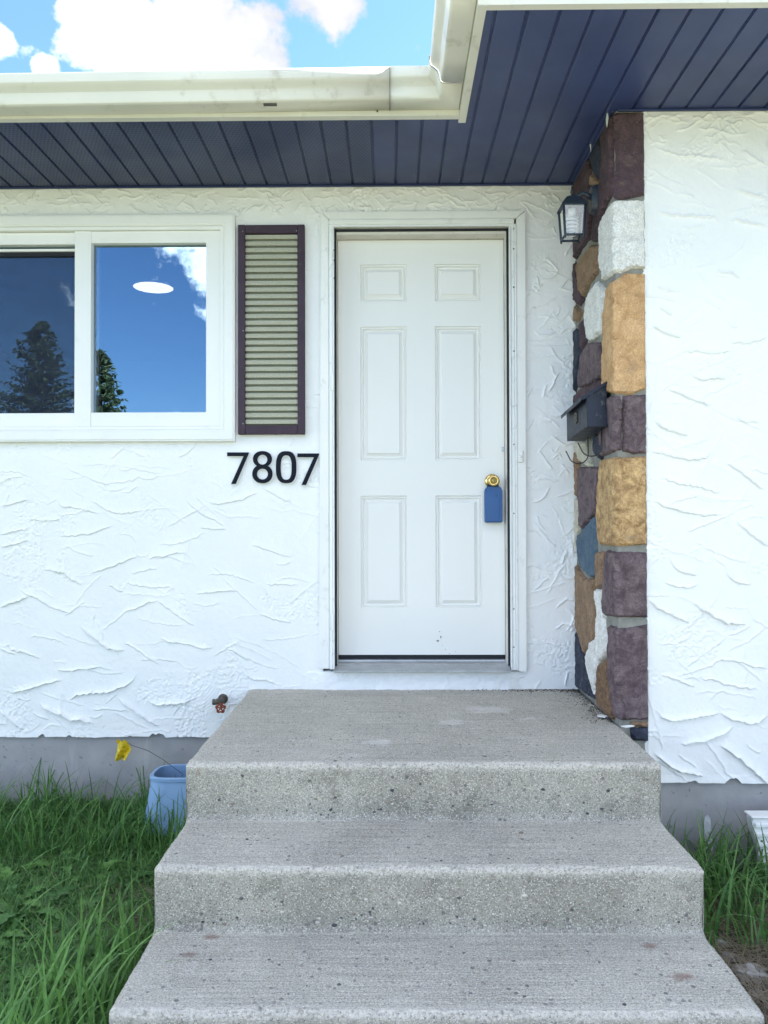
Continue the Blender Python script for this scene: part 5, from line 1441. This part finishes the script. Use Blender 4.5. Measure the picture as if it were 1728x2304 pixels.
# rocks and flakes
def rock(u, v, s, label, seed, z=None):
    p = on(2, ZG + .02, u, v); bm = bmesh.new(); bmesh.ops.create_icosphere(bm, subdivisions=4, radius=1)
    for w in bm.verts:
        k = .85 + .5 * mnoise.fractal(w.co * 1.6 + Vector((seed, 0, 0)), 1, 2, 3); w.co = Vector((p.x + w.co.x * s * k * 1.2, p.y + w.co.y * s * k, ZG + .015 + w.co.z * s * .55 * k))
    o = from_bm('rock', bm, ROCK, None); tag(o, label, 'rock', 'rocks beside the steps')
rock(1690, 2190, .045, 'largest pale grey rock in the soil right of the lowest step', 1)
rock(1640, 2150, .022, 'small round rock next to the right edge of the lowest tread', 2)
rock(1702, 2232, .014, 'pebble below the pale rock at the right frame edge', 3)
rock(1622, 2120, .020, 'brownish rock under the grass tuft right of the steps', 4)
def flake(u, v, pts, label, tilt=0., z=ZP + .006):
    p = on(2, z, u, v); n = len(pts); V = []
    for dz in (0, .004):
        for (a, b) in pts: V.append((p.x + a, p.y + b, z + dz + tilt * (a + .03)))
    F = [tuple(range(n))[::-1], tuple(range(n, 2 * n))] + [(k, (k + 1) % n, n + (k + 1) % n, n + k) for k in range(n)]
    tag(pydata('paint_flake', V, F, CHIP), label, 'paint flake', 'flakes on the top step')
flake(1356, 1612, [(-.022, -.008), (.004, -.022), (.022, -.010), (.012, .012), (-.008, .020), (-.020, .008)], 'white paint flake lying by the stone return on the top step')
flake(1408, 1645, [(-.010, .024), (.0, -.008), (.022, -.034), (.012, -.006)], 'pointed white paint sliver by the stone corner on the top step', .5)
def grit():
    V = []; F = []; r = random.Random(5)
    def crumb(x, y, z, s):
        b = len(V)
        for k in range(4):
            a = k * 1.57 + r.uniform(-.4, .4); V.append((x + math.cos(a) * s * r.uniform(.6, 1.2), y + math.sin(a) * s * r.uniform(.6, 1.2), z))
        V.append((x, y, z + s * r.uniform(.6, 1.2)))
        for k in range(4): F.append((b + k, b + (k + 1) % 4, b + 4))
    for _ in range(900):
        t = abs(r.gauss(0, .35)); along = r.random()
        if r.random() < .45: x, y = XC - .012 - abs(r.gauss(0, .035)), -r.random() * .62
        else: x, y = XC - abs(r.gauss(0, .20)), -.012 - abs(r.gauss(0, .028))
        crumb(x, y, ZP + .0005, r.uniform(.0012, .0042))
    for _ in range(160): crumb(r.uniform(XL + .05, XC - .03), r.uniform(-1.0, -.02), ZP + .0005, r.uniform(.0010, .0028))
    tag(pydata('grit', V, F, SOIL), 'dark grit swept into the corner of the top step', 'grit', kind='stuff')
grit()

# ------------------------------------------------------------------ spruces across the yard, mirrored in the window
def spruce(x, y, h, r0, seed, label):
    r = np.random.default_rng(seed); e = empty('spruce_tree', (x, y, ZG)); tag(e, label, 'tree', 'spruces across the street')
    tube('trunk', [(x, y, ZG - .1), (x + .03, y, ZG + h * .5), (x, y, ZG + h * .97)], [.16, .09, .015], BARK, e, 10)
    V = []; F = []; tint = []
    n = int(h * 62)
    for k in range(n):
        t = (k + r.random()) / n; t = t ** .85; z = ZG + h * (.10 + .89 * t); L = r0 * (1 - t) ** .85 * r.uniform(.70, 1.12) + .08
        az = r.uniform(0, 6.283); c, s = math.cos(az), math.sin(az); lift = .55 * t - .12; m = max(4, int(L / .11))
        for i in range(1, m + 1):
            q = i / m; cx, cy = x + c * L * q, y + s * L * q; cz = z + L * (lift * q - .28 * q * (1 - q) - .08 * q)
            for _ in range(4):
                a2 = az + r.choice([-1, 1]) * r.uniform(.35, 1.25); ln = r.uniform(.10, .24) * (1.15 - .5 * q); w = r.uniform(.022, .045); dz = r.uniform(-.10, .05)
                ex, ey = cx + math.cos(a2) * ln, cy + math.sin(a2) * ln; b = len(V)
                nx_, ny_ = -math.sin(a2) * w, math.cos(a2) * w
                V += [(cx - nx_, cy - ny_, cz), (cx + nx_, cy + ny_, cz), (ex, ey, cz + dz)]; F.append((b, b + 1, b + 2)); tint += [r.random() * (.4 + .6 * q)] * 3
                b = len(V); V += [(cx, cy, cz - w), (cx, cy, cz + w), (ex, ey, cz + dz)]; F.append((b, b + 1, b + 2)); tint += [r.random()] * 3
    me = bpy.data.meshes.new('crown'); me.from_pydata(V, [], F); me.update()
    at = me.attributes.new('tint', 'FLOAT', 'POINT'); at.data.foreach_set('value', np.array(tint, np.float32))
    from_me('crown', me, NEEDLE, e)
# mirrored positions: rays leaving the wall plane keep their x and z slopes
spruce(-11.2, -20.5, 7.75, 2.5, 1, 'tallest spruce across the street, mirrored in the left window pane')
spruce(-9.15, -20.2, 6.75, 2.05, 2, 'second spruce across the street, mirrored behind the window mullion')
spruce(-13.6, -22.0, 5.6, 2.0, 3, 'lower spruce across the street at the left of the group')
